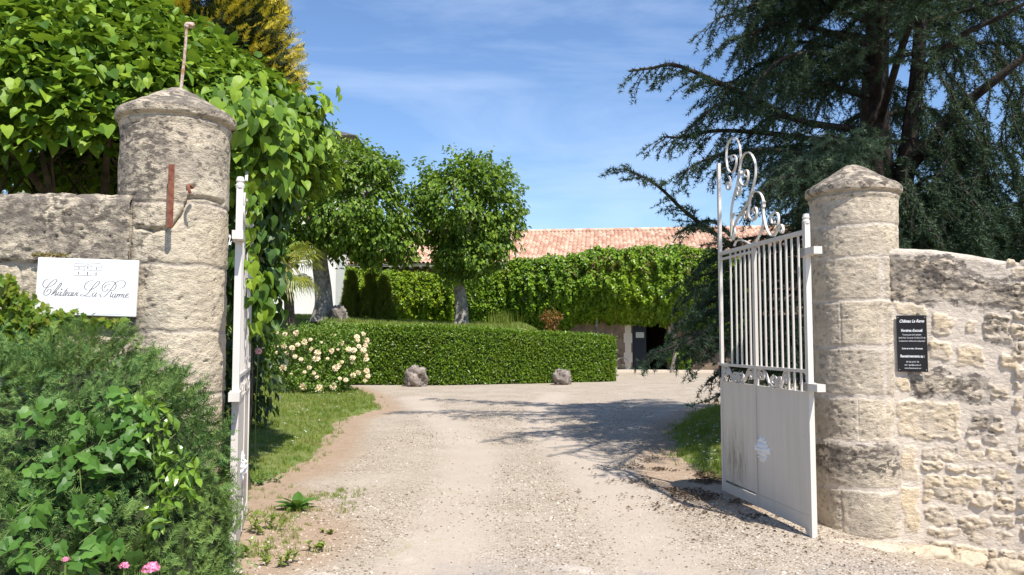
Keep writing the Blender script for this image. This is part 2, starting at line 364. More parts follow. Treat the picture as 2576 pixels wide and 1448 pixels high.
sand = t.mix(t.ramp(t.noise(1.1, 5, .6), [(.35, 0.), (.65, 1.)]), (.335, .282, .222), (.415, .357, .29))
sepc = t.n('SeparateColor'); t.l(vo.outputs['Color'], sepc.inputs[0])
peb = t.ramp(sepc.outputs[0], [(0, (.09, .065, .045)), (.4, (.28, .22, .165)), (.75, (.46, .38, .30)), (1, (.66, .58, .50))])
TR = t.attr('track'); sand = t.mix(t.math('MULTIPLY', TR, .6), sand, (.46, .39, .325))
amt = t.math('MULTIPLY', t.ramp(t.noise(.8, 5, .65), [(.34, .25), (.56, 1.)]), t.math('SUBTRACT', 1.0, t.math('MULTIPLY', TR, .75)))
c = t.mix(t.math('MULTIPLY', amt, t.ramp(vo.outputs['Distance'], [(.3, 1.), (.55, 0.)])), sand, peb)
sp = t.n('SeparateXYZ'); t.l(P, sp.inputs[0])
near = t.ramp(t.math('MULTIPLY', sp.outputs[1], .1), [(.53, 1.), (.60, 0.)])
c = t.mix(t.math('MULTIPLY', near, t.ramp(t.noise(1.3, 4, .6, None, .5), [(.5, 0.), (.62, .8)])), c, (.27, .25, .24))
c = t.mix(t.math('MULTIPLY', near, t.ramp(t.noise(2.1, 3, .5, None, .6), [(.60, 0.), (.68, .6)])), c, (.62, .56, .5))
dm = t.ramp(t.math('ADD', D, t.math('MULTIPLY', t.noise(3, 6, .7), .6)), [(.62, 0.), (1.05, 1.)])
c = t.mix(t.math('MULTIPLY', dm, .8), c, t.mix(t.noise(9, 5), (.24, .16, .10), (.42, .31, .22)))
mo = t.math('MULTIPLY', t.ramp(t.noise(1.6, 6, .75, None, 1.), [(.60, 0.), (.72, .5)]), t.ramp(t.math('MULTIPLY', sp.outputs[1], .05), [(.3, 1.), (.75, 0.)]))
c = t.mix(mo, c, (.26, .27, .11))
h = t.math('ADD', t.math('MULTIPLY', t.math('SUBTRACT', 1., vo.outputs['Distance']), amt), t.math('ADD', t.math('MULTIPLY', t.noise(16, 6, .7), 1.1), t.math('MULTIPLY', vo2.outputs['Distance'], .25)))
t.bsdf(out, c, .95, t.bump(h, .9, .012), spec=.1); M['gravel'] = m
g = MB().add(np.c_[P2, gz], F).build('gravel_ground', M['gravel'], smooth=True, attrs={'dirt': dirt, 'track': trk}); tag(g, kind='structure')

def lawn(name, poly, zf, step=.16, edge=.18):
    lo, hi = poly.min(0), poly.max(0); xs = np.arange(lo[0] - .3, hi[0] + .3, step); ys = np.arange(lo[1] - .3, hi[1] + .3, step)
    X, Y = np.meshgrid(xs, ys, indexing='ij'); P = np.stack([X.ravel(), Y.ravel()], 1); P3 = np.c_[P * 1.8, np.zeros(len(P))]
    d = pdist(P, poly) + .16 * fbm(P3, 3); z = np.where(d < 0, .05 * sm(-d / edge) - .015, -.25 * sm(d / .3) - .015) + zf(P[:, 0], P[:, 1], d)
    id_ = np.arange(len(P)).reshape(X.shape); F = np.stack([id_[:-1, :-1], id_[1:, :-1], id_[1:, 1:], id_[:-1, 1:]], -1).reshape(-1, 4)
    F = F[(d[F] < .35).any(1)]
    return tag(MB().add(np.c_[P, z], F).build(name, M['lawn'], smooth=True), kind='structure')
bankR = lambda x, y, d: .35 * sm(-d / 2.5)
flat = lambda x, y, d: 0 * x
lawn('lawn', LAWN_L, flat); lawn('lawn_bank', LAWN_R, bankR)

def grass_on(name, poly, zf, n, hmin, box, label):
    P = np.c_[rng.uniform(box[0], box[1], n * 4), box[2] * (box[3] / box[2]) ** rng.uniform(0, 1, n * 4)]
    d = pdist(P, poly) + .16 * fbm(np.c_[P * 1.8, np.zeros(len(P))], 3)
    k = d < .10 * rng.normal(size=len(P)); P, d = P[k][:n], d[k][:n]
    z = np.where(d < 0, .05 * sm(-d / .18) - .02, -.01) + zf(P[:, 0], P[:, 1], np.minimum(d, 0))
    sz = (hmin + .0022 * P[:, 1]) * rng.uniform(.6, 1.5, len(P)) * (1 + .5 * fbm(np.c_[P * 2, np.zeros(len(P))], 3))
    mb = MB(); a = rng.uniform(0, 2 * PI, len(P)); scatter(mb, BLADES, np.c_[P, z], np.tile(UP, (len(P), 1)) + rdir(len(P)) * .2, np.c_[np.cos(a), np.sin(a), 0 * a], sz)
    return tag(mb.build(name, M['grass']), label, 'grass', kind='stuff')
grass_on('grass', LAWN_L, flat, 36000, .026, (-12, 0, 6.2, 30), 'short sunlit lawn grass left of the gravel drive')
grass_on('grass', LAWN_R, bankR, 16000, .045, (1.8, 9, 7.2, 22), 'shaded longer grass on the bank behind the right gate')
# daisies
mb = MB(); n = 260; P = []
while len(P) < n:
    x, y = rng.uniform(1.8, 5), rng.uniform(8, 14)
    if pdist(np.array([[x, y]]), LAWN_R)[0] < -.15: P.append((x, y, bankR(0, 0, pdist(np.array([[x, y]]), LAWN_R))[0] + .1))
for i in range(110):
    x, y = rng.uniform(-6, -2.6), rng.uniform(10, 26)
    if pdist(np.array([[x, y]]), LAWN_L)[0] < -.2: P.append((x, y, .09))
P = np.array(P); disc = (np.array([[0, 0, .1]] + [[math.cos(a), math.sin(a), 0] for a in np.arange(6) * PI / 3]), np.array([[0, 1 + k, 1 + (k + 1) % 6] for k in range(6)]))
scatter(mb, disc, P, UP + rdir(len(P)) * .4, [0, 1, 0], .011 + .0006 * P[:, 1]); tag(mb.build('daisies', M['daisy']), 'tiny white daisies dotted over the grass', 'daisies', kind='stuff')
# loose stones
n = 80000; yy = 3.6 * (20 / 3.6) ** rng.uniform(0, 1, n); xx = rng.uniform(-.75, .75, n) * yy; P = np.c_[xx, yy]
d = np.minimum(pdist(P, LAWN_L), pdist(P, LAWN_R)); dens = fbm(np.c_[P * .8, np.zeros(n)], 4); k = (d > .0) & (dens + rng.normal(size=n) * .25 - .35 * track(P) > -.1) & ~((P[:, 0] > 3.0) & (P[:, 1] > 6.0)) & ~((P[:, 0] < -2.0)); P = P[k]
OCT = (np.array([[1, 0, 0], [-.9, .1, 0], [0, .8, 0], [.1, -.9, 0], [0, 0, .6], [0, 0, -.5]], float), np.array([[0, 2, 4], [2, 1, 4], [1, 3, 4], [3, 0, 4], [2, 0, 5], [1, 2, 5], [3, 1, 5], [0, 3, 5]]))
mb = MB(); zz = ground_z(P[:, 0], P[:, 1]) + .016 * fbm(np.c_[P * .9, np.zeros(len(P))], 3) + .008 * fbm(np.c_[P * 6, np.ones(len(P))], 3)
scatter(mb, OCT, np.c_[P, zz + .001], UP + rdir(len(P)) * .5, rdir(len(P)) * [1, 1, .2], rng.gamma(3, .0019, len(P)) + .002 + .0005 * P[:, 1])
M['pebble'] = leafmat('pebbles', [(.12, .09, .065), (.30, .24, .18), (.42, .35, .28), (.56, .49, .42)], trans=0, rough=.9, spec=.15)
tag(mb.build('loose_gravel', M['pebble']), 'loose pale gravel scattered over the drive', 'gravel', kind='stuff')
# dark leaf litter by right gate, crumbs on left dirt
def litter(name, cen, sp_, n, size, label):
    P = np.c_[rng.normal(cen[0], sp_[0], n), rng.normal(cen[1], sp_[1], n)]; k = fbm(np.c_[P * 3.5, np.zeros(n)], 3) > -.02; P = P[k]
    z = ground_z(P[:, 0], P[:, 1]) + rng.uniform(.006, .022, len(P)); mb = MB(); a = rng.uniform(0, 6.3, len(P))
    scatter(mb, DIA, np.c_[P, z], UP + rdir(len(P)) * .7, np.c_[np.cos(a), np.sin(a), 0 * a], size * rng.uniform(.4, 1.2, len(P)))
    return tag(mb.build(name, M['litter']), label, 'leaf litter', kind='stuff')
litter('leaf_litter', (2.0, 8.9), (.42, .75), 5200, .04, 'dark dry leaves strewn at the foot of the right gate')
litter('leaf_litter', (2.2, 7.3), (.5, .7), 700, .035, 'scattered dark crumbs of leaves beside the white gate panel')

# raised bank behind the hedge
HP = np.array([at(560, 952, 31.5)[:2], at(650, 950, 30.5)[:2], at(760, 960, 28.0)[:2], at(880, 968, 26.7)[:2], at(1100, 970, 26.4)[:2], at(1330, 966, 27.4)[:2], at(1546, 958, 28.9)[:2]])
def mound_z(x, y): return (2.02 + .35 * sm((-2 - x) / 7) + .03 * (y - 28)) * sm((3.2 - x) / 3.2 + .08) - .02
xs = np.arange(-22, 4.4, .4); ys = np.arange(27.6, 41, .4); X, Y = np.meshgrid(xs, ys, indexing='ij'); YH = np.interp(X, HP[:, 0], HP[:, 1]) + .75; k_ = sm((Y - YH) / .4); Z = (mound_z(X, Y) - .06) * k_ - .5 * (1 - k_)
id_ = np.arange(X.size).reshape(X.shape); F = np.stack([id_[:-1, :-1], id_[1:, :-1], id_[1:, 1:], id_[:-1, 1:]], -1).reshape(-1, 4)
tag(MB().add(np.c_[X.ravel(), Y.ravel(), Z.ravel()], F).build('raised_lawn', M['lawn'], smooth=True), kind='structure')
n = 9000; P = np.c_[rng.uniform(-12, 2.0, n), rng.uniform(28, 36, n)]; P = P[P[:, 1] > np.interp(P[:, 0], HP[:, 0], HP[:, 1]) + 1.1]; n = len(P); mb = MB(); a = rng.uniform(0, 6.3, n)
scatter(mb, BLADES, np.c_[P, mound_z(P[:, 0], P[:, 1]) - .06], UP + rdir(n) * .2, np.c_[np.cos(a), np.sin(a), 0 * a], rng.uniform(.08, .2, n)); tag(mb.build('grass', M['grass']), 'grass on the raised lawn behind the clipped hedge', 'grass', kind='stuff')

# ------------------------------------------------------------ relief stone surfaces
def relief(name, mat, parent, S, Tt, surf, stones, wrap=False, rough=.006, cracks=(), lichen=None, warp=.012, top_rough=1.0, patches=(), smear=0, edge=.011):
    Sg, Tg = np.meshgrid(S, Tt, indexing='ij'); sh = Sg.shape; s = Sg.ravel(); tt = Tg.ravel()
    P, N = surf(s, tt); q = P * 9
    ws = s + warp * fbm(q, 3) * 2; wt_ = tt + warp * fbm(q + 31, 3) * 2
    best = np.full(len(s), -1.0); tint = np.zeros(len(s)); proud = np.zeros(len(s)); rg = np.ones(len(s)); sl_ = np.zeros(len(s))
    for (s0, s1, t0, t1, rad, pr, ti, rr, lc) in stones:
        cs, ct, hs, ht = (s0 + s1) / 2, (t0 + t1) / 2, (s1 - s0) / 2 - rad, (t1 - t0) / 2 - rad
        sel = (np.abs(ws - cs) < hs + rad + .05) & (np.abs(wt_ - ct) < ht + rad + .05)
        if not sel.any(): continue
        dx = np.abs(ws[sel] - cs) - hs; dy = np.abs(wt_[sel] - ct) - ht
        sd = np.hypot(np.maximum(dx, 0), np.maximum(dy, 0)) + np.minimum(np.maximum(dx, dy), 0) - rad
        mk = sm(-sd / edge); b = best[sel]; better = mk > b; ii = np.where(sel)[0][better]
        best[ii] = mk[better]; tint[ii] = ti; proud[ii] = pr; rg[ii] = rr; sl_[ii] = lc
    best = np.maximum(best, 0)
    for (s0, t0, rs, rt) in patches:
        best *= 1 - .85 * sm(1.6 - np.sqrt(((ws - s0) / rs) ** 2 + ((wt_ - t0) / rt) ** 2) * 1.3)
    if smear: best *= 1 - smear * sm((fbm(P * [6, 6, 9] + 50, 4) - .05) / .18)
    big = fbm(P * 5, 4); fine = fbm(P * [22, 22, 40], 4)
    h = best * (proud + rough * rg * (big * 1.6 + fine * 1.1)) + (1 - best) * (.004 * fine + .004 * big) + .004 * fbm(P * 2.5, 2)
    pits = np.maximum(fbm(P * [34, 34, 60] + 5, 3) - .28, 0) * .05 * best * rg; h -= pits
    for pts, wd, dp in cracks:
        d = np.full(len(s), 9.)
        for a, b in zip(pts[:-1], pts[1:]):
            a = np.array(a); b = np.array(b); e = b - a; W = np.stack([ws - a[0], wt_ - a[1]], 1); k = np.clip((W @ e) / (e @ e), 0, 1)
            d = np.minimum(d, np.linalg.norm(W - k[:, None] * e, axis=1))
        h -= dp * sm(1 - d / wd)
    P = P + N * h[:, None]
    ni, nj = sh; idx = np.arange(ni * nj).reshape(ni, nj); J = np.vstack([idx, idx[:1]]) if wrap else idx
    F = np.stack([J[:-1, :-1], J[1:, :-1], J[1:, 1:], J[:-1, 1:]], -1).reshape(-1, 4)
    lc = np.clip(sl_ + (lichen(s, tt) if lichen else 0), 0, 1)
    return MB().add(P, F).build(name, mat, parent, True, attrs={'stone': best, 'tint': tint, 'lichen': lc})
def cyl_surf(cx, cy, prof):
    pz = np.array(prof, float); seg = np.r_[0, np.cumsum(np.hypot(*np.diff(pz, axis=0).T))]
    def f(s, t):
        r = np.interp(t, seg, pz[:, 0]); z = np.interp(t, seg, pz[:, 1]); e = .004
        dr = np.interp(t + e, seg, pz[:, 0]) - np.interp(t - e, seg, pz[:, 0]); dz = np.interp(t + e, seg, pz[:, 1]) - np.interp(t - e, seg, pz[:, 1])
        L = np.hypot(dr, dz) + 1e-9; nr, nz = dz / L, -dr / L; c, sn = np.cos(s), np.sin(s)
        return np.stack([cx + r * c, cy + r * sn, z], 1), np.stack([nr * c, nr * sn, nz], 1)
    return f, seg[-1]
def zcourses(zs, lo, hi, gap=.012, seed=0, split=None, lich=0, rough=1.0):
    r = random.Random(seed); out = []
    for i, (a, b) in enumerate(zip(zs[:-1], zs[1:])):
        ks = split or [(-4.2, 4.2)]
        off = r.uniform(-.9, .9)
        seams = [-4.2, -1.571 + off if i % 2 else -1.571 - 1.2 + off * .3, 1.5, 4.2] if not split else None
        for s0, s1 in (zip(seams[:-1], seams[1:]) if seams else ks):
            gp_ = gap + (.022 if (seed == 9 and a < 2.1) else .004)
            out.append((s0 + .014, s1 - .014, a + gp_ / 2, b - gp_ / 2, .006, .005 + r.uniform(-.002, .003), r.uniform(.1, .9), rough * r.uniform(.6, 1.3), lich))
    return out
def pillar(name, cx, cy, R, zbase, ztop_shaft, apex, courses, mat, label, cracks=(), lich_fn=None, patches=(), seed=1, plinth=None, rim=1.125, slich=0):
    e = thing(name, (cx, cy, zbase), label, 'stone pillar', 'round stone gate pillars')
    prof = [(R * 1.01, zbase - .15), (R * 1.01, zbase + .3), (R, ztop_shaft)]
    if plinth: prof = [(R + plinth[1], zbase - .15), (R + plinth[1], plinth[0]), (R, plinth[0] + .05), (R, ztop_shaft)]
    f, L = cyl_surf(cx, cy, prof)
    S = np.linspace(-PI, PI, 230, endpoint=False); Tt = np.arange(0, L, .011)
    zs = [c - (zbase - .15) for c in courses]; st = zcourses(zs, 0, 0, seed=seed, lich=slich)
    relief('shaft', mat, e, S, np.append(Tt, L), f, st, True, .0065, cracks, lich_fn, patches=patches)
    h0 = ztop_shaft; ch = apex - h0 - .13
    cp = [(R - .03, h0 - .02), (R + .002, h0 - .018), (R + .014, h0 + .008), (R + .020, h0 + .028), (R + .004, h0 + .036), (R + .004, h0 + .052), (R * rim - .004, h0 + .064), (R * rim, h0 + .08), (R * rim, h0 + .112), (R * rim - .012, h0 + .13), (R * .86, h0 + .13 + .22 * ch), (R * .45, h0 + .13 + .66 * ch), (.05, apex - .01), (.0, apex)]
    f2, L2 = cyl_surf(cx, cy, cp)
    relief('cap', mat, e, S, np.linspace(0, L2, 90), f2, [(-4.2, 4.2, -.1, L2 + .1, .01, .0, .3, .7, .3)], True, .008, (), lambda s, t: .35 + .65 * sm((t - .15) / .1), warp=.004)
    return e

# left pillar  (centre -2.5, 5.75)
LPx, LPy, LR = -2.5, 5.76, .372
def lz(v, Y=5.36): return at(440, v, Y)[2]
cl_ = [-.1, .35, .85, lz(1000), lz(833), lz(664), lz(506), lz(299) + .02]
zb = -.15
def lp(u, v):   # picture point on the left pillar's face -> (angle, height above profile start)
    d = ray(u, v); o = np.array([0, 0, 1.6]); a = d[0] ** 2 + d[1] ** 2; b = 2 * (d[0] * -LPx + d[1] * -LPy); c = LPx ** 2 + LPy ** 2 - LR ** 2
    k = (-b - math.sqrt(max(b * b - 4 * a * c, 0))) / (2 * a); p = o + d * k; return (math.atan2(p[1] - LPy, p[0] - LPx), p[2] - zb)
crk = [([lp(340, 575), lp(380, 582), lp(430, 572), lp(455, 540), lp(475, 500), lp(520, 503), lp(560, 515)], .022, .045),
       ([lp(475, 500), lp(470, 475), lp(490, 470)], .03, .03), ([lp(345, 620), lp(400, 575)], .012, .015), ([lp(330, 400), lp(360, 370), lp(385, 350)], .012, .015), ([lp(325, 480), lp(370, 462)], .01, .012)]
pillar('gate_pillar', LPx, LPy, LR, 0, lz(299), at(450, 222, 5.76)[2], cl_, M['stone_left'], 'tall round stone pillar left of the drive with a rusty rod on its cap', crk,
       lambda s, t: .25 + .45 * sm((t - 2.5) / .5) * .8 + .4 * sm((np.cos(s + 2.6)) * 1.5) , seed=4, slich=.12)
# right pillar
RPx, RPy, RR = 3.06, 6.98, .358
def rz_(v, Y=6.6): return at(2150, v, Y)[2]
cr_ = [-.35, -.07, rz_(1235), rz_(1120), rz_(1000), rz_(872), rz_(752), rz_(642), rz_(560), rz_(490) + .02]
pillar('gate_pillar', RPx, RPy, RR, -.07, rz_(492), at(2140, 415, 6.98)[2], cr_, M['stone_right'], 'shorter grey stone pillar right of the drive beside the open white gate',
       (), lambda s, t: .38 + .55 * sm(1.5 - np.abs(t - .80) / .125) + .3 * sm((t - 3.0) / .2), patches=[(-1.35, 2.35, .09, .3), (-1.35, 1.6, .08, .5), (-1.15, .9, .16, .22), (-1.1, .35, .17, .28)], seed=9, plinth=(rz_(1120), .022), slich=.1)
# iron parts on the left pillar
mb = MB(); a = at(432, 415, 5.33); b = at(427, 573, 5.31); mb.bar(a, b, .028, .028, (.3, 1, 0))
o = mb.build('iron_bar', M['rust']); base_at(o, b); tag(o, 'rusty upright iron bar fixed against the left stone pillar', 'iron bar')
mb = MB(); a = at(455, 226, 5.76); b = at(470, 70, 5.72); mb.tube([a, (a + b) / 2 + [.004, 0, 0], b], [.013, .011, .010], 7)
mb.tube(catmull([b, b + [.005, 0, .02], b + [.03, 0, .02], b + [.045, 0, .005]], 3), [.02, .022, .022, .023, .022, .02, .024, .026, .022, .018][:10], 8)
o = mb.build('iron_rod', M['rustrod']); base_at(o, a); tag(o, 'thin rusty rod with a broken head standing on the left pillar cap', 'iron rod')
mb = MB(); a = at(478, 470, 5.36); mb.tube(catmull([a + [0, .04, 0], a + [-.004, -.02, .005], a + [.006, -.03, -.03], a + [.012, -.02, -.05]], 4), .011, 6); o = mb.build('iron_hook', M['rust']); base_at(o, a)
tag(o, 'small rusted hook in the broken notch of the left pillar', 'iron hook')

# ------------------------------------------------------------ walls
def wall_surf(path, H, thick, zlo):
    path = np.array(path, float); seg = np.r_[0, np.cumsum(np.linalg.norm(np.diff(path, axis=0), axis=1))]; r = .05; Hm = float(H(np.array([0.]))[0])
    prof = [(0, zlo), (0, Hm - r)] + [(r - r * math.cos(a), Hm - r + r * math.sin(a)) for a in np.linspace(.3, PI / 2, 4)] + [(thick - r, Hm), (thick, Hm - r), (thick, zlo)]
    prof = np.array(prof); ps = np.r_[0, np.cumsum(np.hypot(*np.diff(prof, axis=0).T))]
    def f(s, t):
        x = np.interp(s, seg, path[:, 0]); y = np.interp(s, seg, path[:, 1]); e = .12
        tx = np.interp(s + e, seg, path[:, 0]) - np.interp(s - e, seg, path[:, 0]); ty = np.interp(s + e, seg, path[:, 1]) - np.interp(s - e, seg, path[:, 1])
        L = np.hypot(tx, ty); tx /= L; ty /= L; nx, ny = ty, -tx          # outward (towards the road)
        d = np.interp(t, ps, prof[:, 0]); z = np.interp(t, ps, prof[:, 1]); k = H(s) / Hm; z2 = np.where(z > 0, z * k, z)
        dd = np.interp(t + .01, ps, prof[:, 0]) - np.interp(t - .01, ps, prof[:, 0]); dz = np.interp(t + .01, ps, prof[:, 1]) - np.interp(t - .01, ps, prof[:, 1]); q = np.hypot(dd, dz) + 1e-9
        no, nz = dz / q, dd / q
        return np.stack([x - nx * d, y - ny * d, z2], 1), np.stack([nx * no, ny * no, nz], 1)
    return f, seg[-1], ps[-1]
def rubble(s0, s1, z0, z1, hmin, hmax, wmin, wmax, gap, rnd, proud=.012, rr=1.5, lich=0):
    out = []; z = z0
    while z < z1:
        h = rnd.uniform(hmin, hmax); s = s0 - rnd.uniform(0, wmax)
        while s < s1:
            w_ = rnd.uniform(wmin, wmax); g_ = rnd.uniform(*gap); a, b = max(s, s0), min(s + w_, s1)
            if b - a > .05:
                dz = rnd.uniform(-.02, .02); hh = h * rnd.uniform(.7, 1.05); rad = min(b - a - g_, hh - g_) * .34
                if rad > .01: out.append((a + g_ / 2, b - g_ / 2, z + dz + g_ / 2, z + dz + hh - g_ / 2, rad, proud * rnd.uniform(.3, 1.6), rnd.random() ** 1.3, rr * rnd.uniform(.5, 1.5), lich * rnd.random()))
            s += w_
        z += h
    return out
rnd = random.Random(11)
# left wall: runs left -> right so that outward faces the road (-y)
HL = lambda s: 2.55 + .02 * np.sin(s * 1.3) + .07 * sm((3.2 - s) / 3.0)
f, Ls, Lt = wall_surf([(-9.5, 5.53), (-6, 5.43), (-2.64, 5.41)], HL, .42, -.1)
e = Ls
st = []
zc = [-.1, .35, .8, 1.2, lz(830) + .05, lz(645) + .1, 2.65 + .1]
zc = [0, .45, .9, 1.3, lz(735) + .1, lz(648) + .1, 2.9]
for i, (a, b) in enumerate(zip(zc[:-1], zc[1:])):
    s = e + rnd.uniform(.0, .4)
    if i == 5: s = e + .02
    while s > 0:
        w_ = rnd.uniform(.6, 1.1) if i != 5 else rnd.choice([.98, 1.15]); st.append((s - w_ + .004, s - .004, a + .006, b - .006, .012, .010 + (.03 if i == 5 else 0), rnd.uniform(.0, .5), 1.5, .85 if i == 5 else .3)); s -= w_
wl = relief('stone_wall', M['stone_left'], None, np.arange(Ls - 2.2, Ls + .001, .011), np.arange(0, Lt, .013), f, st, False, .008, (), lambda s, t: .3 * sm((t - 2.4) / .2), warp=.02)
wl2 = relief('wall_extension', M['stone_left'], None, np.append(np.arange(0, Ls - 2.2, .08), Ls - 2.2), np.arange(0, Lt, .05), f, st, False, .008, (), None)
base_at(wl, (-4, 5.4, 0)); wl2.parent = wl; wl2.location = (4, -5.4, 0)
tag(wl, 'lichened pale limestone wall left of the tall pillar carrying the white sign', 'stone wall')
# right wall
Wp = np.array([[3.20, 6.66], [3.42, 6.62], [4.15, 6.33], [4.9, 5.85], [6.0, 4.8], [7.2, 3.2]])
sg = np.r_[0, np.cumsum(np.linalg.norm(np.diff(Wp, axis=0), axis=1))]
HR = lambda s: np.interp(s, [0, .16, .35, .62, .95, 1.4, 3, 6], [2.36, 2.36, 2.345, 2.29, 2.21, 2.15, 2.08, 2.0])
f, Ls, Lt = wall_surf(Wp, HR, .42, -.4)
o4 = .4; st = []
def wl_hit(u, v):
    d = ray(u, v); a, b = Wp[1], Wp[2]; e_ = b - a; A = np.array([[d[0], -e_[0]], [d[1], -e_[1]]]); k, q = np.linalg.solve(A, a); return sg[1] + q * np.linalg.norm(e_), 1.6 + d[2] * k
def px_stone(u0, v0, u1, v1, rad, pr, ti, rr, lc=0):
    s0, z1 = wl_hit(u0, v0); s1, z0 = wl_hit(u1, v1); st.append((s0, s1, z0 + o4, z1 + o4, rad, pr, ti, rr, lc))
px_stone(2230, 655, 2420, 752, .03, .012, .15, 1.8, .8); px_stone(2250, 762, 2335, 792, .02, .006, .5, 1)
px_stone(2345, 785, 2405, 838, .04, .012, .95, 1.6); px_stone(2430, 790, 2460, 830, .03, .012, .8, 1.4); px_stone(2478, 770, 2545, 835, .04, .014, .2, 2.6, .7)
px_stone(2338, 852, 2392, 905, .03, .012, .95, 1); px_stone(2402, 855, 2475, 915, .03, .012, .85, 1.1); px_stone(2512, 866, 2566, 905, .03, .014, 1.0, 1.5)
px_stone(2300, 942, 2470, 990, .03, .012, .1, 1.6, .9); px_stone(2258, 945, 2290, 990, .02, .008, .6, 1); px_stone(2485, 945, 2540, 985, .03, .012, .2, 2, .4)
px_stone(2255, 1005, 2420, 1105, .025, .012, .45, 1.2, .15); px_stone(2440, 1035, 2480, 1070, .02, .014, .1, 2.4, .8); px_stone(2495, 1030, 2520, 1065, .02, .012, .1, 2, .5)
px_stone(2262, 1120, 2310, 1215, .02, .010, .8, .8); px_stone(2268, 1228, 2315, 1340, .02, .010, 1.0, .8); px_stone(2360, 1140, 2400, 1165, .02, .014, .9, 1.2)
px_stone(2370, 850 - 170, 2576, 850 - 110, .04, .012, .2, 1.7, .8)
sS, _ = wl_hit(2330, 1000)
for q in rubble(sS - .05, sS + .62, .0, 1.02, .08, .17, .08, .28, (.003, .018), rnd, .009, 2.2, .3): st.append(q)
for q in rubble(sS + .28, sS + .62, 1.02, 1.35, .09, .14, .1, .2, (.02, .05), rnd, .016, 2.3, .5): st.append(q)
for q in rubble(sS + .62, Ls, .0, 2.9, .1, .2, .12, .34, (.02, .045), rnd, .018, 2.0, .5): st.append(q)
wr = relief('stone_wall', M['stone_wall'], None, np.append(np.arange(0, 1.7, .009), np.arange(1.7, Ls, .03)), np.arange(0, Lt, .010), f, st, False, .0085, (), lambda s, t: .45 * sm((t - 2.42) / .12) + .0 * s, warp=.03, smear=.45)
base_at(wr, (4.2, 6.3, -.2)); tag(wr, 'rubble and ashlar stone wall with pale mortar right of the shorter pillar', 'stone wall')
# foundation stones at the foot of the right pillar and wall
def rock(c, r, seed, mat, name, label, cat, group=None, sub=26, amp=.25, parent=None, flatb=True):
    n = sub; th = np.linspace(0, PI, n); ph = np.linspace(0, 2 * PI, 2 * n, endpoint=False); TH, PH = np.meshgrid(th, ph, indexing='ij')
    d = np.stack([np.sin(TH) * np.cos(PH), np.sin(TH) * np.sin(PH), np.cos(TH)], -1).reshape(-1, 3)
    d = np.sign(d) * np.abs(d) ** .8; k = 1 + amp * fbm(d * 1.7 + seed * 7.1, 4) * 1.6 + amp * .35 * fbm(d * 7 + seed, 3)
    V = d * k[:, None] * np.asarray(r) + np.asarray(c); idx = np.arange(len(d)).reshape(n, 2 * n); J = np.hstack([idx, idx[:, :1]])
    F = np.stack([J[:-1, :-1], J[1:, :-1], J[1:, 1:], J[:-1, 1:]], -1).reshape(-1, 4)
    o = MB().add(V, F).build(name, mat, parent, True, attrs={'stone': np.ones(len(V)), 'tint': np.full(len(V), .4), 'lichen': np.full(len(V), .25)})
    if parent is None: base_at(o, (c[0], c[1], c[2] - r[2] * .6)); tag(o, label, cat, group)
    return o
G = 'foundation stones under the right wall'
rock(at(2060, 1378, 6.36) * [1, 1, 0] + [0, 0, -.06], (.34, .10, .055), 2, M['stone_right'], 'foundation_stone', 'flat worn stone slab below the hinge of the right gate', 'stone', G, amp=.2)
rock(at(2190, 1395, 6.36) * [1, 1, 0] + [0, 0, -.10], (.27, .12, .075), 5, M['stone_right'], 'foundation_stone', 'rounded worn stone at the foot of the right round pillar', 'stone', G, amp=.2)
rock(at(2330, 1400, 6.40) * [1, 1, 0] + [0, 0, -.16], (.22, .12, .08), 7, M['stone_wall'], 'foundation_stone', 'buried wall stone just right of the right pillar foot', 'stone', G, amp=.25)
rock(at(2440, 1405, 6.30) * [1, 1, 0] + [0, 0, -.17], (.13, .1, .08), 8, M['stone_wall'], 'foundation_stone', 'brownish loose stone at the wall foot near the corner', 'stone', G, amp=.25)
rock(at(2530, 1405, 6.15) * [1, 1, 0] + [0, 0, -.19], (.16, .12, .10), 12, M['stone_wall'], 'foundation_stone', 'pale angular stone at the wall foot, farthest right', 'stone', G, amp=.3)

# ------------------------------------------------------------ gates
def gate_paint(name):
    m, nt, out = newmat(name); t = NT(nt); tc_ = t.n('TexCoord').outputs['Object']; sp_ = t.n('SeparateXYZ'); t.l(tc_, sp_.inputs[0])
    mp_ = t.n('Mapping'); mp_.inputs['Scale'].default_value = (9, 9, .8); t.l(tc_, mp_.inputs[0])
    streak = t.ramp(t.noise(1.0, 5, .6, mp_.outputs[0]), [(.42, 0.), (.75, 1.)])
    c = t.mix(t.math('MULTIPLY', streak, .35), (.62, .58, .53), (.42, .38, .33))
    mp3 = t.n('Mapping'); mp3.inputs['Scale'].default_value = (22, 22, 3); t.l(tc_, mp3.inputs[0])
    blob = t.math('MULTIPLY', t.ramp(t.math('ABSOLUTE', t.math('SUBTRACT', sp_.outputs[0], 1.42)), [(.1, 1.), (.34, 0.)]), t.ramp(t.math('ABSOLUTE', t.math('SUBTRACT', sp_.outputs[2], .42)), [(.05, 1.), (.38, 0.)]))
    st_ = t.math('MULTIPLY', blob, t.ramp(t.noise(1, 6, .75, mp3.outputs[0], .6), [(.42, 0.), (.62, 1.)]))
    c = t.mix(t.math('MULTIPLY', st_, .95), c, (.13, .10, .05))
    rs = t.ramp(t.noise(16, 6, .7, tc_), [(.66, 0.), (.72, .8)]); c = t.mix(rs, c, (.42, .22, .09))
    t.bsdf(out, c, .5, t.bump(t.noise(25, 3, .5, tc_), .15, .003), spec=.35); return m
M['paint'] = gate_paint('aged_white_paint'); M['ornament'] = plain('ornament_paint', (.78, .77, .76), .45)
GH = np.array([2.42, 6.41]); GE = np.array([2.165, 8.12]); GD = (GE - GH) / np.linalg.norm(GE - GH); GL = float(np.linalg.norm(GE - GH))
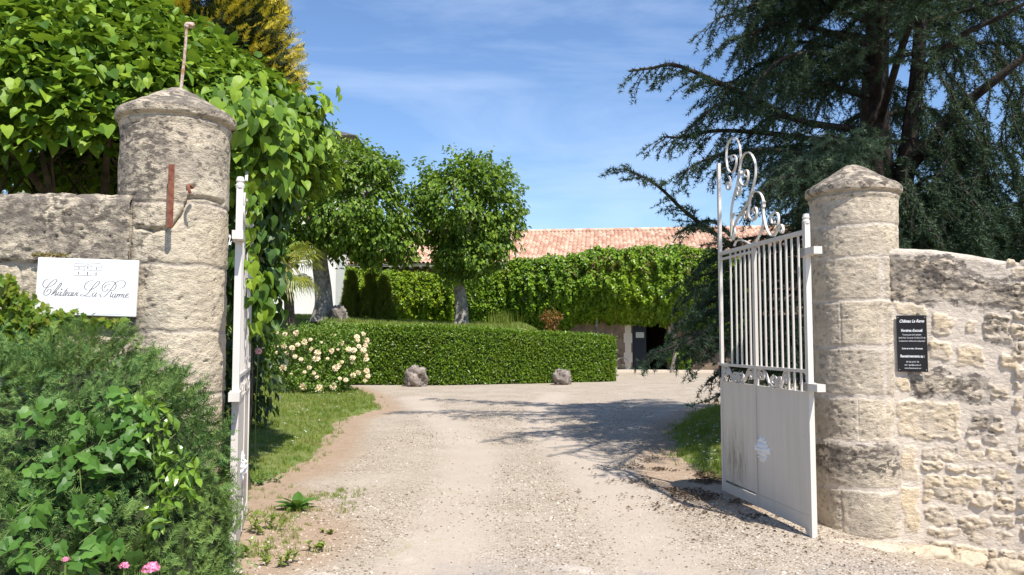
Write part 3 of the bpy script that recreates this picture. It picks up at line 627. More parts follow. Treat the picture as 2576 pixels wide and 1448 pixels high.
def leaf_hit(u, v):
    d = ray(u, v); A = np.array([[d[0], -GD[0]], [d[1], -GD[1]]]); k, q = np.linalg.solve(A, GH); return q, 1.6 + d[2] * k
def z6(x, y): return ((2000 + x / 1.88) * .85867, (380 + y / 1.88) * .85867)
def z3(x, y): return ((2100 + x / 3.809) * .85867, (380 + y / 3.809) * .85867)
def ribbon(mb, P2d, th, wd, y0=0.0):
    """flat bar swept in the leaf's plane: x along the leaf, z up, width across"""
    P = catmull(P2d, 5); T_ = nrm(np.gradient(P, axis=0)); N_ = np.stack([-T_[:, 1], T_[:, 0]], 1); V = []
    for p, n_ in zip(P, N_):
        for a, b in ((-1, -1), (1, -1), (1, 1), (-1, 1)): q = p + n_ * th / 2 * a; V.append([q[0], y0 + b * wd / 2, q[1]])
    k = len(P); F = [[i * 4 + j, i * 4 + (j + 1) % 4, i * 4 + 4 + (j + 1) % 4, i * 4 + 4 + j] for i in range(k - 1) for j in range(4)] + [[0, 1, 2, 3], [4 * k - 4, 4 * k - 3, 4 * k - 2, 4 * k - 1]]
    mb.add(V, F)
ztr = 2.47; zmid = 1.325; zpan = 1.15; zbot = .045
bars_x = [268, 297, 323, 347, 372, 427, 455, 485, 514, 545, 577, 608, 645, 680]
bars_s = [leaf_hit(*z6(x, 1000))[0] for x in bars_x]; mid_s = leaf_hit(*z6(399, 1000))[0]
crest = [[(165, 1210), (160, 950), (185, 780), (225, 620), (250, 480), (265, 350), (262, 230), (245, 150), (215, 100), (185, 95), (150, 115), (120, 170), (108, 250), (110, 350), (125, 440), (155, 480), (190, 465), (215, 400), (218, 330), (200, 290), (170, 290), (160, 320), (172, 350)],
 [(175, 1235), (190, 1100), (240, 980), (310, 880), (360, 780), (395, 680), (420, 580), (435, 480), (430, 380), (400, 300), (360, 258), (320, 265), (285, 310), (262, 390), (252, 480), (258, 560), (280, 615), (310, 625), (340, 590), (352, 520), (345, 465), (320, 455), (300, 490), (310, 530), (325, 522)],
 [(195, 1300), (215, 1250), (255, 1235), (310, 1245), (390, 1280), (450, 1225), (495, 1140), (520, 1030), (515, 900), (520, 800), (490, 720), (440, 693), (400, 710), (375, 770), (360, 860), (355, 930), (370, 990), (400, 1015), (435, 990), (448, 930), (440, 880), (420, 870), (400, 900), (412, 940)],
 [(535, 800), (520, 870), (528, 980), (550, 1080), (580, 1160), (615, 1187), (650, 1160), (680, 1080), (690, 1000), (680, 940), (650, 928), (615, 950), (603, 1000), (615, 1045), (640, 1050), (645, 1020)],
 [(640, 1190), (690, 1110), (700, 1068), (725, 1066), (742, 1110), (735, 1150), (715, 1150), (710, 1120)],
 [(130, 520), (152, 570), (152, 640), (130, 675), (112, 650), (110, 605), (128, 590), (135, 620)],
 [(250, 560), (268, 630), (258, 710), (235, 740), (218, 700), (224, 655), (240, 655), (240, 690)],
 [(345, 900), (335, 970), (312, 1000), (298, 960), (305, 920), (322, 915), (325, 945)],
 [(195, 930), (180, 980), (185, 1060), (205, 1150), (185, 1235)]]
def frieze_S(a, b, z0, z1):
    w_ = b - a; h = z1 - z0; c = (z0 + z1) / 2
    return [(a + .35 * w_, c + .02 * h), (a + .22 * w_, c - .12 * h), (a + .30 * w_, z0 + .12 * h), (a + .12 * w_, z0 + .1 * h)][:0] or \
        [(a + x * w_, z0 + y * h) for x, y in ((.20, .62), (.14, .58), (.13, .72), (.20, .80), (.29, .72), (.30, .50), (.20, .36), (.08, .45), (.04, .70), (.12, .95), (.28, .98), (.42, .75), (.50, .50), (.58, .25), (.72, .02), (.88, .05), (.96, .30), (.92, .55), (.80, .64), (.70, .50), (.71, .28), (.80, .20), (.87, .28), (.86, .42), (.80, .38))]
def gate(loc, rz, label, flip=1, hh=2.585):
    e = thing('gate_leaf', (*loc, 0), label, 'gate', 'white iron gate leaves', local=True, rz=rz)
    p = M['paint']
    mb = MB(); mb.bar((0, 0, 0.0), (0, 0, hh - .05), .046, .046); mb.lathe([(.03, hh - .05), (.032, hh - .03), (.024, hh - .015), (.03, hh), (.022, hh + .03), (0, hh + .035)], (0, 0, 0), 14); mb.build('hinge_post', p, e)
    for z in (2.30, 1.20):
        mb = MB(); mb.box((-.07, .0, z), (.105, .036, .03)); mb.box((0, 0, z), (.036, .036, .034)); mb.build('hinge_bracket', p, e)
    MB().bar((GL, 0, zbot), (GL, 0, 3.42), .040, .03).build('end_stile', p, e)
    MB().bar((mid_s, 0, zpan + .002), (mid_s, 0, ztr - .02), .05, .028).build('middle_stile', p, e)
    mb = MB(); mb.bar((.028, 0, ztr), (GL - .022, 0, ztr), .034, .04, (0, 1, 0)); mb.build('top_rail', p, e)
    MB().bar((mid_s + .03, 0, ztr - .06), (GL - .022, 0, ztr - .06), .022, .03).build('top_rail', p, e)
    MB().bar((.028, 0, zmid), (GL - .022, 0, zmid), .026, .036).build('middle_rail', p, e)
    for s in bars_s:
        lo = zpan if s < bars_s[9] else zmid + .013
        MB().tube([(s, 0, lo), (s, 0, ztr - .017)], .0105, 8).build('bar', p, e)
    # panel with a rim, a kick plate and the corner bracket
    mb = MB(); mb.box(((GL + .028) / 2, 0, (zpan + .16) / 2), (GL / 2 - .034, .006, (zpan - .16) / 2)); mb.box((.04 + mid_s / 2, 0, .10), (mid_s / 2 + .012, .006, .058)); mb.build('panel', p, e)
    mb = MB(); mb.box(((GL + mid_s) / 2, 0, .090), ((GL - mid_s) / 2 - .022, .010, .045)); mb.build('kick_plate', p, e)
    MB().bar((mid_s, flip * .012, .17), (mid_s, flip * .012, zpan - .01), .012, .008).build('panel_seam', p, e)
    mb = MB(); mb.bar((.028, 0, zpan + .001), (GL - .022, 0, zpan + .001), .012, .026); mb.build('panel_rail', p, e)
    mb = MB()
    for c_ in crest:
        ribbon(mb, [leaf_hit(*z3(x, y)) for x, y in c_], .010, .022)
    for x, y in ((265, 480), (380, 740), (520, 850), (165, 1205)): q = leaf_hit(*z3(x, y)); mb.box((q[0], 0, q[1]), (.016, .014, .013))
    mb.build('crest_scrollwork', p, e)
    mb = MB(); ends = [GL - .03, mid_s + .30 * 0 + (GL - mid_s) * .5, mid_s + .03]
    segs = [(GL - .03, (GL + mid_s) / 2), ((GL + mid_s) / 2, mid_s + .03), (mid_s - .03, bars_s[8] + .0), (bars_s[8], bars_s[9] - .1)]
    for i, (a, b) in enumerate(segs):
        z0, z1 = (zpan + .01, zmid - .014) if i % 2 == 0 else (zmid - .014, zpan + .01)
        ribbon(mb, frieze_S(a, b, z0, z1), .010, .024)
    mb.build('frieze_scrollwork', p, e)
    # relief ornament
    cs, cz = leaf_hit(1920, 1131); n = 46; V = []; A_ = []
    gx_ = np.linspace(-1, 1, n); U, W_ = np.meshgrid(gx_, gx_, indexing='ij'); d = np.abs(U) + np.abs(W_)
    k = np.cos(6 * np.arctan2(W_, U)) * .5 + .5; rr_ = np.hypot(U, W_); ed = 1 - .13 * np.cos(16 * np.arctan2(W_, U))
    h = np.maximum(0, (ed - d)) ** .35 * (.012 + .024 * np.abs(np.sin(rr_ * 8 + 2.0)) * (.4 + k) + .026 * np.exp(-rr_ ** 2 * 14)) + .004 * vnoise(np.stack([U * 9, W_ * 9, 0 * U], -1))
    V = np.stack([cs + U * .165, flip * (h * (d < ed) + (-.01) * (d >= ed) + .004), cz + W_ * .135], -1).reshape(-1, 3)
    id_ = np.arange(n * n).reshape(n, n); F_ = np.stack([id_[:-1, :-1], id_[1:, :-1], id_[1:, 1:], id_[:-1, 1:]], -1).reshape(-1, 4)
    dd = (d < ed).ravel(); F_ = F_[dd[F_].any(1)]; MB().add(V, F_).build('cast_ornament', M['ornament'], e, True)
    mb = MB(); mb.tube([(GL + .02, -.03, 1.27), (GL + .02, .05, 1.27)], .010, 8); mb.tube([(GL - .02, flip * .03, 1.27), (GL + .055, flip * .03, 1.27)], .010, 8); mb.box((GL - .0, flip * .022, 1.25), (.02, .006, .06)); mb.build('latch', M['black'], e)
    mb = MB(); mb.add([[.028, -.012, .04], [.12, -.012, .04 + .012], [.028, -.012, -.05 + .0], [.028, .012, .04], [.12, .012, .052], [.028, .012, -.05]], [[0, 1, 2], [3, 5, 4]]); mb.build('corner_bracket', p, e)
    return e
gate(tuple(GH), math.atan2(GD[1], GD[0]), 'open white iron gate leaf with scroll crest beside the right pillar', 1)
LH = np.array([-1.915, 5.47]); LE = at(626, 900, 7.15)[:2]; LD = (LE - LH) / np.linalg.norm(LE - LH)
gate(tuple(LH), math.atan2(LD[1], LD[0]), 'open white gate leaf seen nearly edge-on beside the left pillar', -1, 2.70)

# ------------------------------------------------------------ signs
def zs1(x, y, W, H):   # point in the enlarged photo of the white sign -> sign plane
    xx = x - 130 + (y - 105) * (50 / 1230); yy = y - 105 - xx * (60 / 2145); return xx / 2145 * W - W / 2, H / 2 - yy / 1225 * H
SC = (at(93, 647, 5.335) + at(343, 800, 5.335)) / 2; SW, SHh = .676, .387
sg_ = thing('sign', SC - [0, 0, SHh / 2], 'white rectangular enamel sign with script lettering on the left wall', 'sign', local=True, rz=math.radians(1.5)); sg_.rotation_euler = (0, math.radians(1.6), math.radians(1.5)); sg_.location.y = 5.335
mb = MB(); mb.box((0, 0, SHh / 2), (SW / 2, .012, SHh / 2)); pl = mb.build('plate', M['signwhite'], sg_)
bv = pl.modifiers.new('b', 'BEVEL'); bv.width = .005; bv.segments = 2
def ink(mb, pts, w0, w1, W=SW, H=SHh, conv=True, y=-.0135):
    P = np.array([zs1(a, b, W, H) for a, b in pts]) if conv else np.array(pts, float)
    P = catmull(P, 5) if len(P) > 2 else P; T_ = nrm(np.gradient(P, axis=0)); N_ = np.stack([-T_[:, 1], T_[:, 0]], 1)
    dn = np.abs(T_[:, 1]) ** 2; wd = (w0 + (w1 - w0) * dn) / 2; V = []
    for p, n_, w_ in zip(P, N_, wd): V += [[*(p + n_ * w_), 0], [*(p - n_ * w_), 0]]
    V = np.array(V); V = np.stack([V[:, 0], np.full(len(V), y), V[:, 1] + H / 2], 1)
    mb.add(V, [[2 * i, 2 * i + 1, 2 * i + 3, 2 * i + 2] for i in range(len(P) - 1)])
L_ = [[(390, 575), (330, 580), (275, 620), (250, 680), (270, 740), (320, 755), (400, 740), (480, 690), (535, 630), (545, 590), (515, 580), (460, 610), (400, 670), (340, 750), (295, 820), (278, 870), (285, 910), (320, 925), (365, 910), (410, 870), (430, 820), (415, 790), (370, 800), (335, 850)],
 [(430, 922), (500, 830), (570, 740), (625, 665), (650, 655), (640, 700), (580, 780), (500, 870)], [(470, 900), (510, 855), (545, 848), (530, 885), (510, 922), (530, 925), (560, 892)],
 [(640, 855), (600, 855), (575, 890), (575, 918), (600, 922), (640, 875), (655, 850)], [(650, 855), (622, 912), (635, 932), (662, 908)], [(635, 800), (652, 782), (668, 802)],
 [(778, 768), (720, 860), (682, 920), (695, 936), (728, 905)], [(700, 822), (790, 828)], [(735, 905), (775, 882), (790, 855), (765, 852), (740, 892), (745, 930), (775, 932), (805, 905)],
 [(875, 855), (835, 857), (807, 897), (812, 930), (842, 922), (880, 872)], [(885, 855), (857, 915), (867, 936), (892, 912)], [(920, 852), (890, 915), (905, 936), (942, 905), (975, 855)], [(1010, 852), (972, 912), (983, 937), (1012, 917)],
 [(1320, 600), (1250, 610), (1170, 660), (1140, 730), (1160, 790), (1230, 805), (1320, 780), (1400, 720), (1455, 650), (1455, 615), (1420, 620), (1350, 690), (1290, 770), (1230, 860), (1170, 920), (1110, 940), (1060, 930), (1070, 905), (1110, 910), (1170, 940), (1230, 950), (1280, 930)],
 [(1380, 865), (1340, 868), (1305, 910), (1312, 945), (1345, 935), (1390, 885)], [(1410, 860), (1362, 925), (1375, 947), (1405, 925)],
 [(1468, 905), (1485, 945), (1530, 960), (1590, 930), (1650, 860), (1710, 780), (1770, 690), (1800, 650), (1860, 615), (1930, 600), (1990, 620), (2005, 670), (1980, 730), (1920, 765), (1870, 765)],
 [(1690, 700), (1650, 688), (1590, 710), (1560, 770)], [(1650, 780), (1590, 835), (1530, 820), (1510, 760), (1540, 690), (1600, 640), (1690, 615), (1760, 630), (1800, 670), (1810, 730), (1780, 790), (1730, 825), (1690, 808)], [(1690, 850), (1720, 860), (1690, 925), (1695, 960), (1725, 940)],
 [(1800, 885), (1765, 890), (1735, 930), (1742, 965), (1772, 955), (1810, 905)], [(1818, 885), (1785, 948), (1796, 968), (1822, 948)], [(1850, 890), (1825, 965)], [(1835, 935), (1875, 893), (1895, 900), (1865, 968)], [(1880, 935), (1920, 897), (1945, 905), (1912, 968)], [(1930, 935), (1965, 900), (1985, 910), (1962, 958), (1975, 972), (2000, 955)],
 [(2005, 950), (2050, 925), (2075, 890), (2050, 885), (2020, 925), (2025, 968), (2060, 970), (2095, 945)]]
mb = MB()
for p_ in L_: ink(mb, p_, .0020, .0062)
for (x, y) in ((652, 790), (1472, 905)): ink(mb, [(x - 12, y), (x + 12, y)], .007, .007)
mb.build('lettering', M['ink'], sg_)
mb = MB()
for p_ in ([(905, 300), (960, 232), (1430, 232), (1495, 305)], [(905, 295), (1110, 300)], [(1290, 308), (1497, 312)], [(1110, 300), (1150, 280), (1205, 255), (1250, 280), (1290, 308)], [(908, 300), (908, 490)], [(1488, 310), (1488, 505)], [(905, 490), (1490, 505)],
           [(910, 370), (1125, 372)], [(1125, 374), (1280, 378)], [(1280, 376), (1490, 380)], [(1132, 300), (1128, 490)], [(1272, 305), (1262, 495)]): ink(mb, [tuple(np.array(p_[0]) + (np.array(p_[-1]) - np.array(p_[0])) * k) for k in (0, .5, 1)] if len(p_) == 2 else p_, .0022, .0020)
for x, y, h in ((1012, 332, 16), (1200, 320, 28), (1388, 345, 16), (1005, 440, 28), (1195, 450, 34), (1378, 455, 28)): ink(mb, [(x, y - h), (x, y), (x, y + h)], .006, .0075)
mb.build('house_emblem', M['ink'], sg_)
mb = MB(); a, b = SW / 2 - .014, SHh / 2 - .013
for p_ in ([(-a, -b), (a, -b)], [(-a, b), (a, b)], [(-a, -b), (-a, b)], [(a, -b), (a, b)]): ink(mb, p_, .0018, .0018, conv=False, y=-.0128)
mb.build('border', M['shutter'], sg_)
# black sign
def text_mesh(mb, s, x, z, size, width, y=-.0062, shear=0, bold=0, H=0):
    c = bpy.data.curves.new('t', 'FONT'); c.body = s; c.size = size; c.align_x = 'CENTER'; c.shear = shear; c.offset = bold; c.resolution_u = 3
    o = bpy.data.objects.new('t', c); COL.objects.link(o); dg = bpy.context.evaluated_depsgraph_get(); me = bpy.data.meshes.new_from_object(o.evaluated_get(dg))
    V = np.array([v.co[:] for v in me.vertices]).reshape(-1, 3); w_ = V[:, 0].max() - V[:, 0].min(); k = width / w_ if width else 1
    V2 = np.stack([x + V[:, 0] * k, np.full(len(V), y), z + V[:, 1]], 1); me.calc_loop_triangles()
    mb.add(V2, np.array([t.vertices[:] for t in me.loop_triangles])); bpy.data.objects.remove(o); bpy.data.curves.remove(c); bpy.data.meshes.remove(me)
s0, z1 = wl_hit(2253, 795); s1, z0 = wl_hit(2333, 936); e_ = nrm(Wp[2] - Wp[1]); ps_ = Wp[1] + e_ * ((s0 + s1) / 2 - sg[1]); nn_ = np.array([e_[1], -e_[0]])
BW, BH = s1 - s0, z1 - z0; bp = ps_ + nn_ * .052
bs = thing('sign', (bp[0], bp[1], z0), 'small black information plate with white opening hours on the right wall', 'sign', local=True, rz=math.atan2(e_[1], e_[0]))
pl = MB().box((0, 0, BH / 2), (BW / 2, .005, BH / 2)).build('plate', M['signblack'], bs)
mb = MB()
def bt(s, fy, size, width, **k): text_mesh(mb, s, 0, BH * (1 - fy), size, BW * width, **k)
bt('Château La Rame', .125, .036, .82, shear=.45, bold=.0006)
bt("Horaires d'accueil", .29, .033, .70, bold=.0007)
bt('Tous les jours de la semaine', .355, .0175, .62); bt('de 8 h 30 à 12 h et de 13 h 30 à 17 h 30', .41, .0175, .88); bt('Le samedi sur rendez-vous uniquement', .465, .0175, .86)
bt('Durée de la visite : 30 minutes', .60, .0175, .68, bold=.0004)
bt('Renseignements au :', .745, .033, .80, bold=.0007); bt('05 56 62 01 50', .835, .0165, .42); bt('mail : dgm@wanadoo.fr', .89, .0165, .55); bt('www.chateaularame.com', .945, .0165, .55)
mb.build('lettering', M['white_txt'], bs)
for sx in (-1, 1):
    for fz in (.03, .97): MB().lathe([(.0045, 0), (.004, .002), (0, .0025)], (0, 0, 0), 8).build('screw', M['zinc'], bs)
k_ = 0
for o in [c for c in bs.children if c.name.startswith('screw')]:
    o.rotation_euler = (PI / 2, 0, 0); o.location = ((BW / 2 - .012) * (-1 if k_ % 2 else 1), -.005, BH * (.035 if k_ < 2 else .965)); k_ += 1

# ------------------------------------------------------------ catalpa
Cc = np.array([-4.95, 9.5, 3.1]); Cr = np.array([2.68, 2.8, 2.27])
e = thing('catalpa_tree', (-4.95, 9.5, 0), 'broad domed tree with large bright heart shaped leaves behind the left pillar', 'tree')
K = 1500; d = rdir(K * 2); d[:, 2] = np.abs(d[:, 2]); d = nrm(d); rr = rng.choice([1.0, .9, .78], K * 2, p=[.6, .25, .15]) * rng.uniform(.95, 1.03, K * 2) * (1 + .05 * fbm(d * 3, 3))
C = Cc + d * Cr * rr[:, None]; fr = sm((9.5 - C[:, 1]) / 2.5); k = ((C[:, 2] > 3.66 - .22 * fr + .3 * fbm(C * 1.3, 2)) & (fbm(C * 2.3, 2) > -.24)); C, d = C[k], d[k]; O = nrm(d / Cr)
mb = MB(); leaf_clumps(mb, C, .25, 20, HEART, .13, O, upw=1.0, outw=.55, jit=.5, down=.42)
# drooping fringe on the right side and front edge
Q = np.array([at(u, v, Y) for u, v, Y in [(600, 300, 8.2), (650, 330, 8.3), (700, 330, 8.6), (760, 330, 8.8), (790, 290, 9.2), (800, 330, 9.3), (740, 380, 8.6), (690, 390, 8.4), (630, 360, 8.0), (600, 350, 7.8), (800, 350, 9.0), (710, 420, 8.4), (650, 280, 8.4), (720, 280, 8.8), (780, 270, 9.1), (590, 400, 7.9), (640, 410, 8.1), (785, 310, 9.3), (600, 330, 6.5), (625, 350, 6.6), (612, 300, 6.6), (640, 380, 6.6), (605, 375, 6.45), (650, 330, 6.8), (680, 370, 7.0), (625, 410, 6.6), (590, 345, 6.4), (622, 290, 6.5), (630, 320, 6.5), (628, 360, 6.5), (632, 420, 6.7), (635, 270, 6.6), (622, 300, 6.4), (626, 330, 6.4), (622, 350, 6.3), (626, 375, 6.4), (622, 395, 6.3), (626, 415, 6.4), (624, 315, 6.3)]])
Q = np.repeat(Q, 3, 0) + rng.normal(size=(len(Q) * 3, 3)) * .12
leaf_clumps(mb, Q, .2, 9, HEART, .135, nrm(Q - Cc + [0, -1.2, .3]), upw=.6, outw=.8, jit=.5, down=.8)
mb.build('crown', M['catalpa'], e)
mb = MB(); mb.tube([(-4.95, 9.5, -.1), (-4.9, 9.45, 1.2), (-4.97, 9.5, 2.5)], [.2, .15, .17], 10)
for i in range(22):
    a = 2 * PI * i / 22 + rng.uniform(-.1, .1); L = rng.uniform(.6, .78); mid = Cc + np.array([math.cos(a) * 1.3, math.sin(a) * 1.3, rng.uniform(-.3, .4)]); en = Cc + np.array([math.cos(a) * 3 * L, math.sin(a) * 2.8 * L, rng.uniform(.4, 1.0)])
    mb.tube(catmull([(-4.95, 9.5, 2.4), mid, en], 5), np.linspace(.065, .012, 11), 6)
    for j in range(3): q = mid + (en - mid) * rng.uniform(0, .6); mb.tube([q, q + [rng.uniform(-.5, .5), rng.uniform(-.5, .5), rng.uniform(.3, .8)], q + [rng.uniform(-.8, .8), rng.uniform(-.8, .8), rng.uniform(.7, 1.3)]], [.02, .013, .006], 5)
mb.build('trunk', M['bark'], e, True)
# leafy column (climber) right of the pillar
e = thing('climbing_shrub', (-2.75, 8.3, 0), 'tall leafy climber hanging down beside the left gate post', 'shrub')
pts = [(650, 470, 8.3, .33), (640, 520, 8.3, .33), (660, 570, 8.3, .33), (640, 620, 8.3, .32), (650, 670, 8.3, .30), (650, 720, 8.3, .3), (650, 765, 8.3, .2), (620, 560, 8.2, .3), (700, 470, 8.5, .28), (690, 520, 8.5, .2), (612, 680, 8.1, .2), (610, 740, 8.2, .2)]
C = np.array([at(u, v, Y) for u, v, Y, r in pts]); R_ = np.array([r for *_, r in pts]); ii = np.repeat(np.arange(len(pts)), 7); C = C[ii] + rdir(len(ii)) * R_[ii][:, None] * [.7, 1, .8] * .8
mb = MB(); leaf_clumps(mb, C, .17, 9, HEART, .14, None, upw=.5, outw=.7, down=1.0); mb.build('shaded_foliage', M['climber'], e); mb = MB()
Q = np.array([at(u, v, 7.8) for u, v in [(640, 710), (655, 735), (635, 745), (625, 765), (660, 770), (640, 790), (650, 700), (668, 745), (620, 730)]]); leaf_clumps(mb, Q, .10, 9, HEART, .15, None, upw=.6, outw=.8, down=1.0)
Q = np.array([at(u, v, Y) for u, v, Y in [(632, 480, 6.0), (636, 520, 6.1), (630, 570, 6.0), (634, 610, 6.2), (628, 660, 6.0), (636, 700, 6.3), (630, 750, 6.2), (640, 800, 6.6), (640, 840, 6.9), (632, 540, 6.6), (634, 640, 6.5)]]); leaf_clumps(mb, Q, .07, 7, HEART, .10, None, upw=.6, outw=.8, down=1.0)
mb.build('foliage', M['catalpa'], e); mb = MB()
for i in range(4): x0 = rng.uniform(-.08, .08); mb.tube(catmull([(-2.85 + x0, 8.4, 0), (-2.8 - x0, 8.35, 1.0), (-2.75 + x0, 8.3, 2.2), (-2.65 - x0, 8.3, 3.6)], 5), np.linspace(.03, .012, 16), 6)
mb.build('stems', M['bark'], e, True)

# ------------------------------------------------------------ golden cypresses and dark background shrubs
def gold(u, Y, r, ztop, zlow, label, K=520):
    p = at(u, 500, Y); e = thing('golden_cypress', (p[0], Y, 0), label, 'conifer', 'golden conifers behind the catalpa')
    z = rng.uniform(zlow, ztop, K); a = rng.uniform(0, 2 * PI, K); f = np.clip((ztop - z) / (ztop - zlow) * 1.6, .12, 1) ** .6 * r * (1 + .22 * vnoise(np.stack([np.cos(a) * 2.2, np.sin(a) * 2.2, z * 1.1], 1)))
    o = np.stack([np.cos(a), np.sin(a), 0 * a], 1); C = np.stack([p[0] + o[:, 0] * f, Y + o[:, 1] * f, z], 1)
    mb = MB(); n = K * 5; ii = np.repeat(np.arange(K), 5); q = C[ii] + o[ii] * .12 + rdir(n) * .16
    scatter(mb, SPRIG, q, rdir(n), nrm(o[ii] * .8 + UP * .55 + rdir(n) * .5), rng.uniform(.17, .30, n)); mb.build('golden_tips', M['gold'], e)
    mb = MB(); n = K * 9; ii = np.repeat(np.arange(K), 9); q = C[ii] - o[ii] * rng.uniform(.15, .7, n)[:, None] + rdir(n) * .25
    scatter(mb, SPRIG, q, rdir(n), nrm(o[ii] + UP * .3 + rdir(n) * .6), rng.uniform(.3, .55, n)); mb.build('inner_foliage', M['dark_green'], e)
    MB().tube([(p[0], Y, -.1), (p[0], Y, ztop * .6), (p[0], Y, ztop * .95)], [.28, .18, .04], 8).build('trunk', M['bark'], e, True)
gold(448, 15, 1.75, 12.5, 4.3, 'tall golden tipped conifer rising behind the bright dome of leaves', 1700)
gold(110, 16, 2.1, 8.9, 3.0, 'lower golden conifer at the far left behind the catalpa', 520)
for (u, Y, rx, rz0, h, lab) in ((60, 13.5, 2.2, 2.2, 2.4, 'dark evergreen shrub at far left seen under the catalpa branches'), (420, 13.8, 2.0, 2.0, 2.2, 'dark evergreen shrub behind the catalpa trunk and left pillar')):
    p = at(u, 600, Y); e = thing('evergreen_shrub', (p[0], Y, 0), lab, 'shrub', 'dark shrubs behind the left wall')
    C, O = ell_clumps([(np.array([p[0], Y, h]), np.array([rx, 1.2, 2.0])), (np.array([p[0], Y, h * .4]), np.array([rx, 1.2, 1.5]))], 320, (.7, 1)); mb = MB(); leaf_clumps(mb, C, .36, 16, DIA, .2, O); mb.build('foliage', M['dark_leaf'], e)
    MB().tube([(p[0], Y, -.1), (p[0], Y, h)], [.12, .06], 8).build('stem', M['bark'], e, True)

# ------------------------------------------------------------ linden trees
def linden(base_uv, Y, ells, K, label, trunk_w, topv):
    b = at(*base_uv, Y); e = thing('linden_tree', b, label, 'tree', 'pollarded trees on the raised lawn')
    C, O = ell_clumps(ells, K, (.55, 1.02)); C = C + .16 * rdir(len(C)); ns_ = fbm(C * .9, 3); C = C + O * (ns_ * .8 + .12)[:, None]; C = C[ns_ > -.6]; O = O[ns_ > -.6]; mb = MB(); leaf_clumps(mb, C, .3, 24, DIA, .2, O, upw=.95, outw=.6, jit=.5, down=.6)
    # shoots breaking the outline
    k = rng.choice(len(C), 70); P_ = []; D_ = []
    for i in k:
        o = nrm(O[i] + [0, 0, .35] + rdir(1)[0] * .4); L = rng.uniform(.25, .55)
        for q in range(10): P_.append(C[i] + o * (.25 + L * q / 9) + rdir(1)[0] * .05); D_.append(nrm(rdir(1)[0] - UP * .6))
    P_ = np.array(P_); scatter(mb, DIA, P_, nrm(UP + rdir(len(P_)) * .7), np.array(D_), rng.uniform(.11, .2, len(P_))); mb.build('crown', M['linden'], e)
    c = ells[0][0]; mb = MB(); w_ = trunk_w; n = 26; hs = np.linspace(0, 1, 12); top = at(base_uv[0] - 2, topv, Y)
    P_ = [b + (top - b) * h + [.05 * math.sin(h * 5), 0, 0] for h in hs]; V = []
    for i, p in enumerate(P_):
        for j in range(n):
            a = 2 * PI * j / n; r = w_ * (1 + .55 * math.exp(-hs[i] * 9) - .12 * hs[i]) * (1 + .10 * math.sin(a * 5 + hs[i] * 3) + .12 * float(fbm(np.array([math.cos(a) * 1.5, math.sin(a) * 1.5, hs[i] * 3 + b[0]]), 3)))
            V.append([p[0] + r * math.cos(a), p[1] + r * math.sin(a), p[2] - (.15 if i == 0 else 0)])
    mb.add(V, [[i * n + j, i * n + (j + 1) % n, (i + 1) * n + (j + 1) % n, (i + 1) * n + j] for i in range(11) for j in range(n)])
    for i in range(11):
        a = 2 * PI * i / 11; q = c + ells[0][1] * [math.cos(a) * .75, math.sin(a) * .75, rng.uniform(-.3, .6)]; mb.tube(catmull([top - [0, 0, .1], (top + q) / 2 + [0, 0, -.1], q], 4), np.linspace(w_ * .5, .04, 9), 6)
    mb.build('trunk', M['bark_grey'], e, True); return e
linden((811, 800), 29.3, [ell(850, 510, 29.3, 145, 135, 2.2), ell(945, 530, 29.3, 75, 125, 1.6), ell(760, 530, 29.3, 75, 120, 1.5), ell(835, 440, 29.3, 100, 80, 1.6), ell(900, 450, 29.3, 80, 70, 1.4), ell(940, 600, 29.3, 90, 60, 1.5), ell(1000, 600, 29.6, 45, 55, .8), ell(720, 620, 28.6, 45, 55, .9)], 1500, 'left pollarded linden with thick grey trunk and wide dense crown', .31, 640)
linden((1158, 826), 31, [ell(1160, 515, 31, 108, 118, 2.0), ell(1240, 530, 31, 60, 85, 1.2), ell(1165, 640, 31, 80, 65, 1.2), ell(1100, 530, 31, 45, 80, 1.0), ell(1200, 610, 31, 80, 60, 1.2)], 950, 'right pollarded linden with slimmer trunk in front of the vine covered wall', .25, 690)
# stump by the first linden
rock(at(855, 800, 28.9), (.26, .22, .42), 21, M['boulder'], 'tree_stump', 'weathered grey stump beside the left linden trunk', 'stump', amp=.5)

# ------------------------------------------------------------ hedge
HPs = np.r_[0, np.cumsum(np.linalg.norm(np.diff(HP, axis=0), axis=1))]; HT = lambda s: np.interp(s, HPs, [1.75, 1.75, 1.85, 1.97, 1.93, 1.78, 1.62])
e = thing('clipped_hedge', (*HP[4], 0), 'long clipped green hedge edging the raised lawn', 'hedge')
def hpos(s): 
    x = np.interp(s, HPs, HP[:, 0]); y = np.interp(s, HPs, HP[:, 1]); a = .3; tx = np.interp(s + a, HPs, HP[:, 0]) - np.interp(s - a, HPs, HP[:, 0]); ty = np.interp(s + a, HPs, HP[:, 1]) - np.interp(s - a, HPs, HP[:, 1]); L = np.hypot(tx, ty); return x, y, tx / L, ty / L
W_h = 1.15
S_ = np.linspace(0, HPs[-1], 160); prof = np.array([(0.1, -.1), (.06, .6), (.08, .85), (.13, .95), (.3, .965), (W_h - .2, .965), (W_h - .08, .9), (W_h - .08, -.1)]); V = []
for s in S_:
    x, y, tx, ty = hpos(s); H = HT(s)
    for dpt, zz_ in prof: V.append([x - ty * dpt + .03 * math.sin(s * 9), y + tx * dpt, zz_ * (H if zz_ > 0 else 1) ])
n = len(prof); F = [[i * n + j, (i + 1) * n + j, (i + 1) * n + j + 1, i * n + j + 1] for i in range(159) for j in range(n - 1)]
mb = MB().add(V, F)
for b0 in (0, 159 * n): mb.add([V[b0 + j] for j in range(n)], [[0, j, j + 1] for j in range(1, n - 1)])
mb.build('inner_twigs', M['hedge_core'], e)
